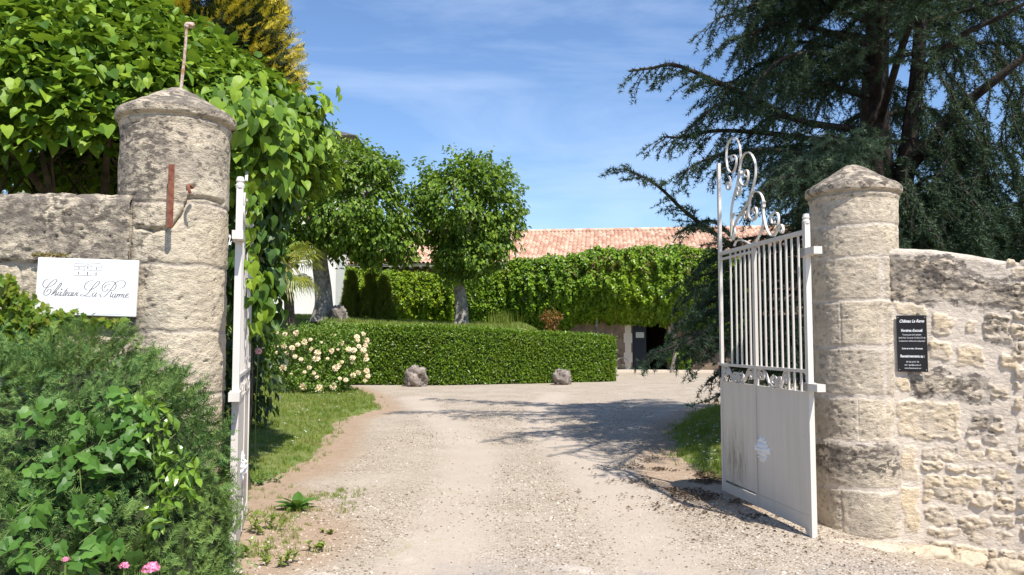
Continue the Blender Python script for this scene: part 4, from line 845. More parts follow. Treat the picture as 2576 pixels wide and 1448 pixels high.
N = 52000; s = rng.uniform(0, HPs[-1], N); x, y, tx, ty = hpos(s); H = HT(s); f = rng.uniform(0, 1, N); front = f < .62
rnd_ = .14 * fbm(np.stack([s * 1.3, f * 3, 0 * s], 1), 3)
zf = rng.uniform(.02, 1, N) * H; dep = np.where(front, rng.normal(.02, .035, N) + rnd_ * .5 + .12 * sm((zf / H - .9) / .1), rng.uniform(.03, W_h, N)); zz_ = np.where(front, zf, H + rng.normal(-.01, .035, N) + rnd_ * .4 - .06 * sm((.12 - dep) / .12))
P = np.stack([x - ty * dep, y + tx * dep, zz_], 1); O = np.where(front[:, None], np.stack([ty, -tx, 0 * s], 1), UP); mb = MB()
scatter(mb, DIAN, P, nrm(O * .7 + UP * .55 + rdir(N) * .55), nrm(O * .5 + UP * .2 + rdir(N) * .8), rng.uniform(.065, .125, N))
# right end face
N = 5200; x, y, tx, ty = hpos(HPs[-1]); dep = rng.uniform(0, W_h, N); z = rng.uniform(0.02, HT(HPs[-1]), N); P = np.stack([x - ty * dep + tx * rng.normal(.03, .04, N), y + tx * dep + ty * rng.normal(.03, .04, N), z], 1); O = np.array([tx, ty, 0])
scatter(mb, DIAN, P, nrm(O * .7 + UP * .5 + rdir(N) * .6), nrm(O * .5 + rdir(N)), rng.uniform(.055, .11, N)); mb.build('foliage', M['hedge'], e)
rock(gp(1047, 972) + [0, -.1, .26], (.34, .32, .37), 31, M['boulder'], 'boulder', 'large rough grey boulder at the foot of the hedge', 'boulder', 'boulders along the hedge', amp=.42, sub=34)
rock(gp(1412, 966) + [0, -.5, .2], (.29, .26, .28), 35, M['boulder'], 'boulder', 'smaller pale boulder near the right end of the hedge', 'boulder', 'boulders along the hedge', amp=.4, sub=30)

# ------------------------------------------------------------ rose bush
rc = gp(805, 993); Yr = rc[1]
e = thing('rose_bush', rc + [0, .6, 0], 'bushy rose covered in cream apricot blooms at the end of the hedge', 'rose bush')
els = [ell(790, 885, Yr + .6, 112, 78, .9), ell(850, 850, Yr + 1.2, 70, 42, .6), ell(880, 900, Yr + .9, 45, 65, .6), ell(800, 950, Yr + .3, 95, 38, .7), ell(735, 890, Yr + .6, 42, 45, .6)]
C, O = ell_clumps(els, 620, (.6, 1)); mb = MB(); leaf_clumps(mb, C, .17, 26, DIA, .085, O, jit=.7, down=.3); mb.build('foliage', M['rose_leaf'], e)
mb = MB()
for i in range(16): a = rng.uniform(0, 6.3); q = rc + [math.cos(a) * .7, .6 + math.sin(a) * .4, rng.uniform(.8, 1.8)]; mb.tube(catmull([rc + [0, .6, -.05], rc + [math.cos(a) * .4, .6, .5], q], 4), np.linspace(.018, .006, 9), 5)
mb.build('stems', M['bark'], e)
def rose_mesh():
    mb = MB(); P_ = []; N_ = []; 
    for ring, (n, r, tilt) in enumerate(((8, .9, .25), (7, .62, .6), (6, .36, 1.0), (4, .15, 1.3))):
        for k in range(n):
            a = 2 * PI * k / n + ring * .5; o = np.array([math.cos(a), math.sin(a), 0]); c = o * r * .35 + UP * ring * .08
            u_ = nrm(o * math.cos(tilt) + UP * math.sin(tilt)); nn = nrm(UP * math.cos(tilt) - o * math.sin(tilt)); P_.append((c, nn, u_))
    tp = fan([(0, 0), (-.3, .3), (-.34, .7), (-.12, .98), (0, .9), (.12, .98), (.34, .7), (.3, .3)], (0, .5), -.3, .3)
    scatter(mb, tp, np.array([p[0] for p in P_]), np.array([p[1] for p in P_]), np.array([p[2] for p in P_]), .75); return mb
ro = rose_mesh().build('rose', M['rose'], e); ro.location = (0, 0, 0)
RUV = [(697, 838, 7), (717, 842, 11), (745, 839, 14), (695, 872, 8), (714, 872, 13), (735, 876, 12), (766, 862, 14), (749, 868, 10), (697, 888, 8), (721, 889, 9), (781, 855, 8), (783, 880, 10), (799, 888, 14), (796, 903, 16), (835, 884, 13), (742, 898, 10), (757, 905, 9), (713, 927, 18), (778, 926, 10), (845, 927, 17), (853, 920, 10), (862, 865, 12), (898, 849, 12), (914, 841, 10), (900, 858, 9), (922, 858, 13), (919, 870, 10), (877, 880, 12), (890, 882, 13), (903, 872, 10), (914, 882, 13), (921, 895, 9), (887, 901, 12), (921, 905, 12), (885, 912, 9), (860, 912, 9), (922, 934, 12), (901, 938, 12), (888, 945, 12), (925, 947, 11), (918, 958, 9), (686, 948, 10), (702, 950, 11), (716, 979, 13), (745, 987, 13), (763, 973, 16), (802, 978, 18), (838, 973, 16), (830, 988, 9), (852, 995, 9), (855, 953, 8), (870, 957, 10), (797, 950, 9), (790, 940, 8), (766, 937, 8), (733, 942, 6), (824, 903, 7), (850, 880, 6), (808, 862, 6), (843, 843, 5)]
rc_list = [(np.asarray(q[0]), q[1]) for q in els]; first = True; ploc = np.array(e.location)
for (u, v, r) in RUV:
    d_ = ray(u, v); best = None
    for c, rr in rc_list:
        o_ = (np.array([0, 0, 1.6]) - c) / rr; dd = d_ / rr; A, B, C_ = dd @ dd, 2 * o_ @ dd, o_ @ o_ - 1.1; D_ = B * B - 4 * A * C_
        if D_ > 0:
            k = (-B - math.sqrt(D_)) / (2 * A); best = k if best is None else min(best, k)
    if best is None: best = (Yr + .5) / d_[1]
    p = np.array([0, 0, 1.6]) + d_ * best; o = ro if first else ro.copy()
    if not first: COL.objects.link(o); o.parent = e
    first = False; o.location = tuple(p - ploc); s_ = r * .56 * p[1] / FPX; o.scale = (s_ * 1.1, s_ * 1.1, s_)
    o.rotation_euler = Vector((rng.normal() * .4, -1 + rng.normal() * .3, .5 + rng.normal() * .3)).to_track_quat('Z', 'Y').to_euler()
# single pink rose by the climber
p = at(650, 884, 9.2); e = thing('pink_rose', (p[0], 9.2, 0), 'single pale pink rose bloom beside the left gate', 'flower'); o = ro.copy(); o.data = ro.data.copy(); o.data.materials.clear(); o.data.materials.append(plain('pale_pink', (.8, .45, .45), .6)); o.name = 'bloom'; COL.objects.link(o); o.parent = e; o.location = (0, 0, p[2]); o.scale = (.04, .04, .04); o.rotation_euler = (PI / 2, 0, .3)
MB().tube([(p[0], 9.2, 0), (p[0] - .03, 9.22, p[2] * .5), (p[0], 9.2, p[2])], .006, 5).build('stem', M['stem'], e)

# ------------------------------------------------------------ winery building
BA = np.array([-13.5, 39.2]); BB = np.array([32.0, 33.6]); bd = nrm(BB - BA); bn = np.array([bd[1], -bd[0]]); BL = float(np.linalg.norm(BB - BA)); zev = 5.12; BDp = 9.4
bw = thing('winery_building', (*BA, 0), 'long low stone building with pink clay tile roof behind the creeper', 'building', local=True, rz=math.atan2(bd[1], bd[0]))
def bl(u, off=0.0):      # distance along the front for a picture column
    d = ray(u, 800); A = np.array([[d[0], -bd[0]], [d[1], -bd[1]]]); k, q = np.linalg.solve(A, BA + bn * off); return q
m, nt, out = newmat('old_render'); t = NT(nt)
vo = t.n('TexVoronoi', Scale=1.9); t.l(t.pos(), vo.inputs['Vector']); c = t.mix(t.ramp(t.noise(1.3, 6, .7), [(.42, 0.), (.58, 1.)]), (.27, .19, .13), (.12, .09, .075)); c = t.mix(t.ramp(vo.outputs['Distance'], [(.3, 0.), (.5, .6)]), c, (.25, .19, .14))
t.bsdf(out, c, .95, t.bump(t.noise(8, 6, .7), .7, .03), spec=.1); M['render'] = m
d0, d1, dh = bl(1590), bl(1678), 2.25
mb = MB()
for a, b, z0, z1 in ((0, d0, -.2, zev), (d1, BL, -.2, zev), (d0, d1, dh, zev)): mb.box(((a + b) / 2, .25, (z0 + z1) / 2), ((b - a) / 2, .25, (z1 - z0) / 2))
mb.box((BL / 2, BDp - .25, zev / 2), (BL / 2, .25, zev / 2)); 
for x in (.25, BL - .25): mb.box((x, BDp / 2, zev / 2), (.248, BDp / 2 - .5, zev / 2)); mb.add([[x, .3, zev], [x, BDp - .3, zev], [x, BDp / 2, zev + 2.0]], [[0, 1, 2]])
mb.build('wall', M['render'], bw)
mb = MB()
for x in (d0 - .20, d1 + .20):
    mb = MB()
    for i in range(5): mb.box((x, -.004, .225 + i * .452), (.14 + .06 * (i % 2), .012, .2255))
    mb.build('door_jamb', M['stone_right'], bw)
mb = MB(); mb.box((d0 + .33, .10, dh / 2), (.32, .03, dh / 2 - .01)); dr = mb.build('door', M['doorblue'], bw)
MB().box((d0 + .36, .062, 1.72), (.19, .005, .13)).build('notice', M['paper'], dr)
mb = MB(); mb.box((d1 - .02, .55, dh / 2), (.03, .3, dh / 2 - .02)); mb.build('door', M['doorblue'], bw)
MB().box((BL / 2, 5, .012), (BL / 2 - .6, 4, .01)).build('inside_floor', plain('dark_floor', (.02, .02, .02), .9), bw)
# tile roof: each tile a shallow barrel, one mesh
tw, rows = .21, 18; ncol = int(BL / tw) + 4; slope_w = BDp / 2 + .45; rise = 2.12; jx = np.arange(ncol * 6 + 1); xr = -.4 + jx * tw / 6
ph = (jx % 6) / 6; bar_ = np.abs(np.sin(ph * PI)) ** .8 * .075; V = []; rowv = []; tl = []
for r_ in range(rows):
    for f_, up_ in ((0, .032), (.999, .0)):
        y_ = -.45 + (r_ + f_) * slope_w / rows; zz_ = zev + .02 + (r_ + f_) * rise / rows + up_
        V.append(np.stack([xr, np.full(len(xr), y_), zz_ + bar_ * (1.0 + .15 * up_ / .03) + .01 * vnoise(np.stack([xr * .7, np.full(len(xr), y_), 0 * xr], 1))], 1))
V = np.concatenate(V); W2 = len(xr); idx = np.arange(len(V)).reshape(rows * 2, W2)
F = np.stack([idx[:-1, :-1], idx[:-1, 1:], idx[1:, 1:], idx[1:, :-1]], -1).reshape(-1, 4)
m, nt, out = newmat('clay_tiles'); t = NT(nt); tc_ = t.n('TexCoord').outputs['Object']; mp_ = t.n('Mapping'); mp_.inputs['Scale'].default_value = (1 / tw, rows / slope_w, 0); mp_.inputs['Location'].default_value = (.4 / tw, .45 * rows / slope_w, 0); t.l(tc_, mp_.inputs[0])
fl = t.n('VectorMath'); fl.operation = 'FLOOR'; t.l(mp_.outputs[0], fl.inputs[0]); wn = t.n('TexWhiteNoise'); wn.noise_dimensions = '3D'; t.l(fl.outputs[0], wn.inputs['Vector'])
c = t.ramp(wn.outputs['Value'], [(0, (.38, .19, .13)), (.3, (.46, .27, .19)), (.6, (.52, .35, .25)), (1, (.60, .47, .36))])
c = t.mix(t.ramp(t.noise(9, 5, .7), [(.45, 0.), (.75, .5)]), c, (.66, .52, .40)); c = t.mix(t.ramp(t.noise(1.2, 4), [(.5, 0.), (.8, .35)]), c, (.48, .24, .17)); t.bsdf(out, c, .85, spec=.15); M['tiles'] = m
mb = MB().add(V, F); Vb = V.copy(); Vb[:, 1] = BDp - V[:, 1]; mb.add(Vb, F[:, ::-1]); rf = mb.build('roof', M['tiles'], bw)
mb = MB(); xs = np.arange(-.4, BL, .42)
for x in xs: mb.tube([(x, BDp / 2, zev + rise + .07), (x + .44, BDp / 2, zev + rise + .095)], [.13, .115], 8)
mb.build('ridge_tiles', M['tiles'], rf)
mb = MB(); 
for i in range(10):
    a0, a1 = PI + i * PI / 10, PI + (i + 1) * PI / 10; y0, z0_, y1, z1_ = -.56 + .085 * math.cos(a0), zev + .01 + .085 * math.sin(a0), -.56 + .085 * math.cos(a1), zev + .01 + .085 * math.sin(a1)
    mb.add([[-.4, y0, z0_], [BL, y0, z0_], [BL, y1, z1_], [-.4, y1, z1_]], [[0, 1, 2, 3]])
mb.build('gutter', M['zinc'], rf)
mb = MB(); mb.box((BL / 2, -.2, zev - .04), (BL / 2, .2, .035)); 
for x in np.arange(.2, BL, .5): mb.box((x, -.22, zev - .13), (.05, .2, .05))
mb.build('eaves_timber', M['soffit'], rf)
# low kerb along the building's foot
def bpnt(s, off, z): p = BA + bd * s + bn * off; return np.array([p[0], p[1], z])
mb = MB(); R3 = np.array([[bd[0], -bd[1], 0], [bd[1], bd[0], 0], [0, 0, 1]])
for x in np.arange(bl(1545), bl(2100), .9): mb.box(bpnt(x + .45, .35, .05), (.44, .16, .07 + .01 * math.sin(x * 7)), R3)
o = mb.build('kerb', M['stone_wall'], None); base_at(o, bpnt(bl(1700), .35, 0)); tag(o, 'low stone kerb along the foot of the long building', 'kerb')
x = bl(1822); mb = MB(); mb.box(bpnt(x, .55, .42), (.42, .2, .06), R3); mb.box(bpnt(x - .28, .55, .18), (.07, .17, .18), R3); mb.box(bpnt(x + .28, .55, .18), (.07, .17, .18), R3); o = mb.build('stone_bench', M['boulder']); base_at(o, bpnt(x, .55, 0)); tag(o, 'small stone bench by the building wall next to the gate', 'bench')
# bicycle leaning by the wall
bx = bl(1535); e = thing('bicycle', bpnt(bx - .5, .3, 0), 'bicycle parked against the building wall behind the hedge end', 'bicycle', local=True, rz=math.atan2(bd[1], bd[0]))
def wheel(x):
    a = np.linspace(0, 2 * PI, 33); c = np.array([x, 0, .34]); mb = MB(); mb.tube([c + [.33 * math.cos(q), 0, .33 * math.sin(q)] for q in a], .022, 6, False); w_ = mb.build('wheel', M['tyre'], e)
    mb = MB(); mb.tube([c + [0, -.04, 0], c + [0, .04, 0]], .02, 8)
    for q in np.arange(0, 2 * PI, PI / 9): mb.tube([c, c + [.31 * math.cos(q), 0, .31 * math.sin(q)]], .002, 4)
    s_ = mb.build('spokes', M['zinc']); s_.parent = w_
wheel(0); wheel(1.05)
mb = MB(); A, B_, C_, D_, E_ = (0, 0, .34), (.42, 0, .30), (.30, 0, .82), (.85, 0, .85), (1.05, 0, .34)
for p, q in ((A, B_), (A, C_), (B_, C_), (B_, D_), (C_, D_), (D_, E_)): mb.tube([p, q], .016, 6)
mb.build('frame', M['black'], e); mb = MB(); mb.tube([D_, (.83, 0, .98), (.90, 0, 1.02)], .013, 6); mb.tube([(.8, -.24, 1.0), (.9, -.1, 1.03), (.9, .1, 1.03), (.8, .24, 1.0)], .013, 6); mb.build('handlebar', M['zinc'], e)
mb = MB(); mb.box((.27, 0, .93), (.13, .07, .025)); mb.tube([C_, (.28, 0, .91)], .012, 6); mb.build('saddle', M['black'], e)

# ------------------------------------------------------------ creeper on the building
def creeper(name, label, ulist, toplist, botlist, bulge, n, mat, size, extra=None, tpl=DIA):
    c = bpnt(bl((ulist[0] + ulist[-1]) / 2), .3, 0); e = thing(name, c, label, 'climbing plant', 'creepers on the long building')
    u = rng.uniform(ulist[0], ulist[-1], n); top = np.interp(u, ulist, toplist); bot = np.interp(u, ulist, botlist); f = rng.uniform(0, 1, n)
    tmp = np.stack([u * .02, f * 2.2, 0 * u], 1)
    top = top + 9 * fbm(np.stack([u * .05, 0 * u, 0 * u], 1), 3); bot = bot + 16 * fbm(np.stack([u * .06, 0 * u, 0 * u + 4], 1), 3); v = top + (bot - top) * f
    b = np.interp(u, ulist, bulge) * (np.sin(np.clip(f * .85 + .18, 0, 1) * PI) ** .5) * (1 + .5 * fbm(tmp * [5, 3.2, 1], 3)) + .12
    b = b * rng.choice([1., .93, .8, .5], n, p=[.5, .25, .15, .1]); b = np.where((v < 668) & (b < .75), np.maximum(b, .75), b)
    dirs = np.stack([(u - 1288) / FPX, CA - (724 - v) / FPX * SA, SA + (724 - v) / FPX * CA], 1)
    k = ((BA[0] + bn[0] * b) * bd[1] - (BA[1] + bn[1] * b) * bd[0]) / (dirs[:, 0] * bd[1] - dirs[:, 1] * bd[0]); P = np.array([0, 0, 1.6]) + dirs * k[:, None]
    O = np.array([bn[0], bn[1], 0.]); mb = MB(); scatter(mb, tpl, P, nrm(O * .7 + UP * .65 + rdir(n) * .5), nrm(-UP * .6 + O * .4 + rdir(n) * .8), size * rng.uniform(.55, 1.2, n)); mb.build('foliage', mat, e)
    if extra:
        m_, cnt = extra; k = rng.choice(n, cnt, p=(lambda w_: w_ / w_.sum())(np.exp(-((f - .22) / .13) ** 2) * (fbm(np.stack([u * .03, 0 * u, 0 * u + 9], 1), 2) > 0) + .01)); mb = MB(); scatter(mb, DIAN, P[k] + O * .06, nrm(O + rdir(cnt) * .5), nrm(-UP + rdir(cnt) * .5), size * 1.1); mb.build('old_leaves', m_, e)
    return e
CREEP = creeper('virginia_creeper', 'thick bright green creeper hanging over the eaves above the open door', [1262, 1300, 1345, 1400, 1450, 1500, 1560, 1640, 1720, 1790, 1850, 1900], [668, 650, 648, 640, 636, 622, 628, 616, 618, 628, 650, 680], [838, 836, 828, 824, 815, 810, 812, 815, 822, 842, 860, 860], [.5, 1.1, 1.5, 1.6, 1.6, 1.7, 1.7, 1.7, 1.6, 1.4, .9, .5], 30000, M['creeper'], .185, (M['creeper_brown'], 1300))
creeper('wall_climber', 'green climber between the right linden trunk and the hanging creeper', [1130, 1180, 1230, 1262, 1300], [700, 702, 690, 675, 668], [828, 828, 828, 828, 830], [.6, .6, .6, .7, .7], 6500, M['creeper'], .16)
creeper('yellow_shrub', 'yellow green shrub mass along the wall left of the right linden', [835, 900, 960, 1010, 1060, 1140], [668, 672, 676, 680, 684, 700], [818, 820, 820, 826, 830, 832], [.7, 1.2, .9, 1.4, 1.1, 1.3], 14000, M['yellow_shrub'], .16)
o = creeper('door_climber', 'small leafy climber on the wall just right of the open door', [1676, 1700, 1735], [835, 850, 870], [900, 940, 942], [.3, .35, .3], 1500, M['creeper'], .14)
# vine stems
e = CREEP
mb = MB()
for u, ub in ((1503, 1506), (1300, 1290), (1690, 1686)):
    s = bl(u); mb.tube(catmull([bpnt(bl(ub), .5, 0), bpnt(s + .1, .55, 1.2), bpnt(s - .05, .55, 2.2), bpnt(s + .15, .5, 3.4)], 5), np.linspace(.10, .05, 16), 7)
mb.build('stems', M['bark_grey'], e, True)
# bare leafy sprig by the vine stem, red shrub, tall grass
e = thing('red_leaved_shrub', at(1385, 838, 31) * [1, 1, 0] + [0, 0, .2], 'small shrub with reddish leaves showing above the hedge', 'shrub')
C, O = ell_clumps([ell(1385, 800, 31, 24, 22, .35), ell(1385, 825, 31, 16, 25, .3)], 60, (.4, 1)); mb = MB(); leaf_clumps(mb, C, .14, 14, DIAN, .11, O, down=.1); mb.build('foliage', M['red_leaf'], e)
mb = MB(); b = at(1387, 880, 31)
for i in range(7): mb.tube([b + [0, 0, -.8], b + [rng.normal() * .05, 0, .4], at(1385 + rng.uniform(-16, 16), 800, 31)], [.012, .009, .005], 5)
mb.build('stems', M['bark'], e)
p = at(1262, 832, 30.5); mb = MB(); n = 260; q = p + np.c_[rng.normal(0, .35, n), rng.normal(0, .25, n), np.zeros(n) - .1]; BL1 = (np.array([[-.02, 0, 0], [.02, 0, 0], [0, 1, -.1]]), np.array([[0, 1, 2]])); scatter(mb, BL1, q, rdir(n) * [1, 1, .1], nrm(UP + rdir(n) * .22), rng.uniform(.5, 1.0, n)); o = mb.build('tall_grass_clump', M['thuja']); base_at(o, p); tag(o, 'clump of tall upright grass right of the right linden trunk', 'grass clump')
# three little cone shaped thujas
def cone_tree(u, vtop, r, label, Y=32.2):
    b = at(u, 815, Y); t_ = at(u, vtop, Y); e = thing('small_thuja', b, label, 'conifer', 'small cone shaped conifers'); K = 420; f = rng.uniform(0, 1, K) ** 1.3; a = rng.uniform(0, 6.3, K); R_ = r * (1 - f) ** .75 * (1 + .18 * vnoise(np.stack([np.cos(a) * 2, np.sin(a) * 2, f * 5], 1)))
    o = np.stack([np.cos(a), np.sin(a), 0 * a], 1); C = b + o * R_[:, None] + np.outer(f, t_ - b); n = K * 7; ii = np.repeat(np.arange(K), 7); mb = MB(); scatter(mb, SPRIG, C[ii] + rdir(n) * .07, rdir(n), nrm(UP * .9 + o[ii] * .45 + rdir(n) * .3), rng.uniform(.14, .26, n)); mb.build('foliage', M['thuja'], e)
    MB().tube([b - [0, 0, .1], b + (t_ - b) * .8], [.06, .02], 6).build('trunk', M['bark'], e)
cone_tree(882, 690, .42, 'leftmost small thuja beside the white house corner'); cone_tree(932, 690, .46, 'middle small thuja, widest of the three'); cone_tree(966, 704, .40, 'right hand small thuja nearest the right linden', 32.0)

# ------------------------------------------------------------ white house
hc = at(843, 800, 35.5); ze = at(843, 352, 35.5)[2]; HW = 14.
e = thing('white_house', (hc[0], 35.5, 2.0), 'tall white rendered house with dark roof behind the left linden', 'house')
M['white'] = plain('white_render', (.80, .78, .74), .85, nscale=2, col2=(.74, .72, .68))
mb = MB(); mb.box((hc[0] - HW / 2, 35.5 + 5, (ze + 1.5) / 2), (HW / 2, 5, (ze - 1.5) / 2)); wl_ = mb.build('wall', M['white'], e)
mb = MB(); mb.box((hc[0] - HW / 2, 40.5, ze - .32), (HW / 2 + .12, 5.12, .10)); mb.box((hc[0] - HW / 2, 40.5, ze - .12), (HW / 2 + .22, 5.22, .10)); mb.build('cornice', M['white'], e)
x0, x1, y0, y1 = hc[0] - HW - .8, hc[0] + 1.02, 34.7, 46.3; z0 = ze
mb = MB(); mb.add([[x0, y0, z0], [x1, y0, z0], [x1, y1, z0], [x0, y1, z0], [x0 + 5.5, 40.5, z0 + 2.6], [x1 - 5.5, 40.5, z0 + 2.6]], [[0, 1, 5, 4], [2, 3, 4, 5], [0, 1, 2, 3]]); mb.add([[x1, y0, z0], [x1, y1, z0], [x1 - 5.5, 40.5, z0 + 2.6], [x0, y1, z0], [x0, y0, z0], [x0 + 5.5, 40.5, z0 + 2.6]], [[0, 1, 2], [3, 4, 5]]); rf = mb.build('roof', M['slate'], e)
mb = MB(); mb.tube([(x0, y0 - .06, z0 - .02), (x1 + .06, y0 - .06, z0 - .02), (x1 + .06, y1, z0 - .02)], .075, 8); mb.tube(catmull([(x1 - .1, y0 - .05, z0 - .08), (x1 - .2, y0 + .1, z0 - .35), (x1 - .6, y0 + .55, z0 - .62), (hc[0] + .08, 35.38, z0 - .9), (hc[0] + .08, 35.38, 4)], 4), .05, 8); mb.build('gutter', M['zinc'], rf)
for (xx_, zz_) in ((-7, 4.6), (-10.8, 4.6), (-7, 8), (-10.8, 8)):
    f_ = MB(); cx_ = hc[0] + xx_
    for sx in (-.52, .52): f_.box((cx_ + sx, 35.47, zz_), (.04, .04, .95))
    for sz in (-.91, 0, .91): f_.box((cx_, 35.46, zz_ + sz), (.48, .035, .035))
    f_.box((cx_, 35.465, zz_), (.025, .03, .87)); w_ = f_.build('window', M['white'], e); MB().box((cx_, 35.485, zz_), (.48, .012, .88)).build('pane', M['glass'], w_).location = (0, 0, 0)
    for sx in (-.86, .86): MB().box((cx_ + sx, 35.46, zz_), (.27, .025, .95)).build('shutter', M['shutter'], e)

# ------------------------------------------------------------ palm
pb = at(728, 800, 24); e = thing('fan_palm', (pb[0], 24, 0), 'fan palm with drooping yellow green fronds in front of the white house', 'palm')
pt = at(722, 665, 24)
mb = MB(); mb.tube([(pb[0], 24, 0), (pb[0] + .05, 24, 1.6), pt], [.17, .16, .14], 10); mb.build('trunk', M['bark'], e, True)
for i in range(22):
    a = 2 * PI * i / 22 * 2.4 + rng.uniform(-.2, .2); el = rng.uniform(-.75, .75); d_ = np.array([math.cos(a) * math.cos(el), math.sin(a) * math.cos(el), math.sin(el)]); L = rng.uniform(.45, .75)
    h = pt + d_ * L + [0, 0, -.08]; mb = MB(); mb.tube(catmull([pt, pt + d_ * L * .5 + [0, 0, .06], h], 3), .012, 5); sd = nrm(np.cross(d_, UP)); nn = np.cross(sd, d_)
    for k in range(26):
        b_ = (k / 25 - .5) * 3.6; dr_ = nrm(d_ * math.cos(b_ * .8) + sd * math.sin(b_ * .8)); l_ = rng.uniform(.62, .95); m1 = h + dr_ * l_ * .5 + [0, 0, .02]; en = h + dr_ * l_ * .88 + [0, 0, -.35 * l_]; w_ = np.cross(dr_, nn) * .017
        mb.add([h, m1 + w_, m1 - w_, en], [[0, 1, 2], [1, 3, 2]])
    mb.build('frond', M['palm'], e)

# ------------------------------------------------------------ cedars
def twig(TP, TD, BR, p, d, L, droop=.5):
    n = max(3, int(L / .045)); q = np.array(p, float); dd = np.array(d, float); pts = [q.copy()]
    for i in range(n):
        dd = dd + np.array([0, 0, -droop * .07]) + rng.normal(size=3) * .05; dd /= np.linalg.norm(dd); q = q + dd * (L / n); pts.append(q.copy()); TP.append(q + rng.normal(size=3) * .012); TD.append(dd.copy())
        if i > 1 and rng.random() < .30:
            s_ = nrm(np.cross(dd, UP) * rng.choice([-1, 1]) + dd * .8 + np.array([0, 0, -.3]) + rng.normal(size=3) * .2); m_ = max(2, int(L * .35 / .045)); r_ = q.copy()
            for k in range(m_): r_ = r_ + s_ * .045; TP.append(r_.copy()); TD.append(s_)
    BR.append(pts)
def bough(TP, TD, BR, MAIN, pts, rad, tw_len=.6, step=.085, droop=.5, start=.12):
    P = catmull(pts, 6); seg = np.r_[0, np.cumsum(np.linalg.norm(np.diff(P, axis=0), axis=1))]; L = seg[-1]; MAIN.append((P, np.linspace(rad, .012, len(P))))
    s = L * start; side = 1
    while s < L:
        p = np.array([np.interp(s, seg, P[:, i]) for i in range(3)]); q = np.array([np.interp(min(s + .1, L), seg, P[:, i]) for i in range(3)]); r0 = np.array([np.interp(s - .1, seg, P[:, i]) for i in range(3)]); tg = nrm(q - r0)
        sd = nrm(np.cross(tg, UP)); f = s / L; l = tw_len * (.45 + .75 * math.sin(min(1, f * 1.1) * PI * .85)) * rng.uniform(.6, 1.15)
        twig(TP, TD, BR, p, nrm(tg * rng.uniform(.5, 1.0) + sd * side * rng.uniform(.25, .9) + np.array([0, 0, rng.uniform(-.7, .12)])), max(.12, l), droop); side = -side
        TP.append(p + UP * .02); TD.append(tg); s += step * .8 * rng.uniform(.6, 1.3)
    TP.append(P[-1]); TD.append(nrm(P[-1] - P[-2]))
def finish_cedar(e, TP, TD, BR, MAIN, mat, tsize, trunk_mb):
    TP = np.array(TP); TD = np.array(TD); mb = MB(); N = len(TP); sz = tsize * rng.uniform(.7, 1.25, N)
    X = rdir(N); scatter(mb, TUFT, TP, nrm(TD + UP * .35 + rdir(N) * .3), X, sz); mb.build('needles', mat, e)
    for P, r in MAIN: trunk_mb.tube(P, r, 6)
    for pts in BR: trunk_mb.tube(pts[::2] if len(pts) > 4 else pts, np.linspace(.008, .003, len(pts[::2] if len(pts) > 4 else pts)), 3, False)
    trunk_mb.build('trunk', M['bark_dark'], e, True); return N
TPp, TDd, BRr, MN = [], [], [], []
CY = 12.0; tb = at(2235, 640, CY); M['bark_dark'] = plain('dark_cedar_bark', (.055, .042, .034), .95, nscale=9, col2=(.02, .016, .013), bumpd=.03)
e = thing('cedar_tree', (tb[0], CY, 0), 'huge dark cedar with spreading drooping boughs behind the right pillar', 'tree')
mb = MB(); tr = [np.array([tb[0] + .12, CY, -.1]), at(2245, 640, CY), at(2215, 480, CY), at(2200, 300, CY), at(2205, 120, CY), at(2215, -60, CY), at(2220, -300, CY)]; mb.tube(catmull(tr, 5), np.linspace(.30, .12, 31), 12)
mb.tube(catmull([at(2245, 560, CY), at(2270, 470, CY - .2), at(2290, 330, CY - .3), at(2310, 150, CY - .3), at(2320, -100, CY - .3)], 5), np.linspace(.17, .08, 21), 9)
mb.tube(catmull([at(2265, 440, CY - .2), at(2330, 370, CY - .5), at(2420, 270, CY - .9), at(2520, 190, CY - 1.3), at(2640, 100, CY - 1.6), at(2860, 0, CY - 2.0)], 5), np.linspace(.13, .015, 26), 8)
mb.tube(catmull([at(2295, 240, CY - .3), at(2340, 160, CY - .6), at(2420, 90, CY - 1), at(2560, 20, CY - 1.4), at(2760, -110, CY - 1.9)], 5), np.linspace(.08, .012, 21), 7)
def B(pts, rad=.05, **k): bough(TPp, TDd, BRr, MN, [at(*p) for p in pts], rad, **k)
B([(2205, 330, 12), (2100, 320, 11.6), (2000, 300, 11.2), (1900, 250, 10.9), (1800, 205, 10.7), (1700, 165, 10.5), (1640, 172, 10.4), (1582, 180, 10.4)], .06, tw_len=.55, droop=.9, start=.2)
B([(2000, 300, 11.2), (1900, 285, 10.8), (1820, 262, 10.6), (1760, 300, 10.5), (1715, 345, 10.4)], .03, tw_len=.4)
B([(2205, 360, 12), (2050, 350, 11.4), (1920, 335, 11), (1800, 330, 10.8), (1720, 345, 10.6), (1668, 345, 10.6)], .05, tw_len=.5, droop=.8)
B([(2200, 250, 12), (2080, 215, 11.5), (1960, 190, 11.2), (1880, 200, 11), (1810, 215, 10.9), (1770, 205, 10.8)], .05, tw_len=.5, droop=.8)
B([(2200, 120, 12), (2080, 80, 11.5), (1960, 60, 11.1), (1880, 90, 10.9), (1825, 105, 10.8)], .05, tw_len=.6, droop=.9)
B([(2200, 40, 12), (2080, -10, 11.5), (1960, -20, 11.1), (1880, 20, 10.9), (1800, 50, 10.8)], .05, tw_len=.6, droop=.9)
B([(2200, -30, 12), (2050, -80, 11.5), (1950, -60, 11), (1830, -10, 10.8)], .05, tw_len=.7, droop=1.1)
B([(2205, 180, 12), (2100, 140, 11), (1990, 140, 10.4), (1920, 190, 10.2), (1880, 260, 10.1)], .05, tw_len=.6, droop=1.)
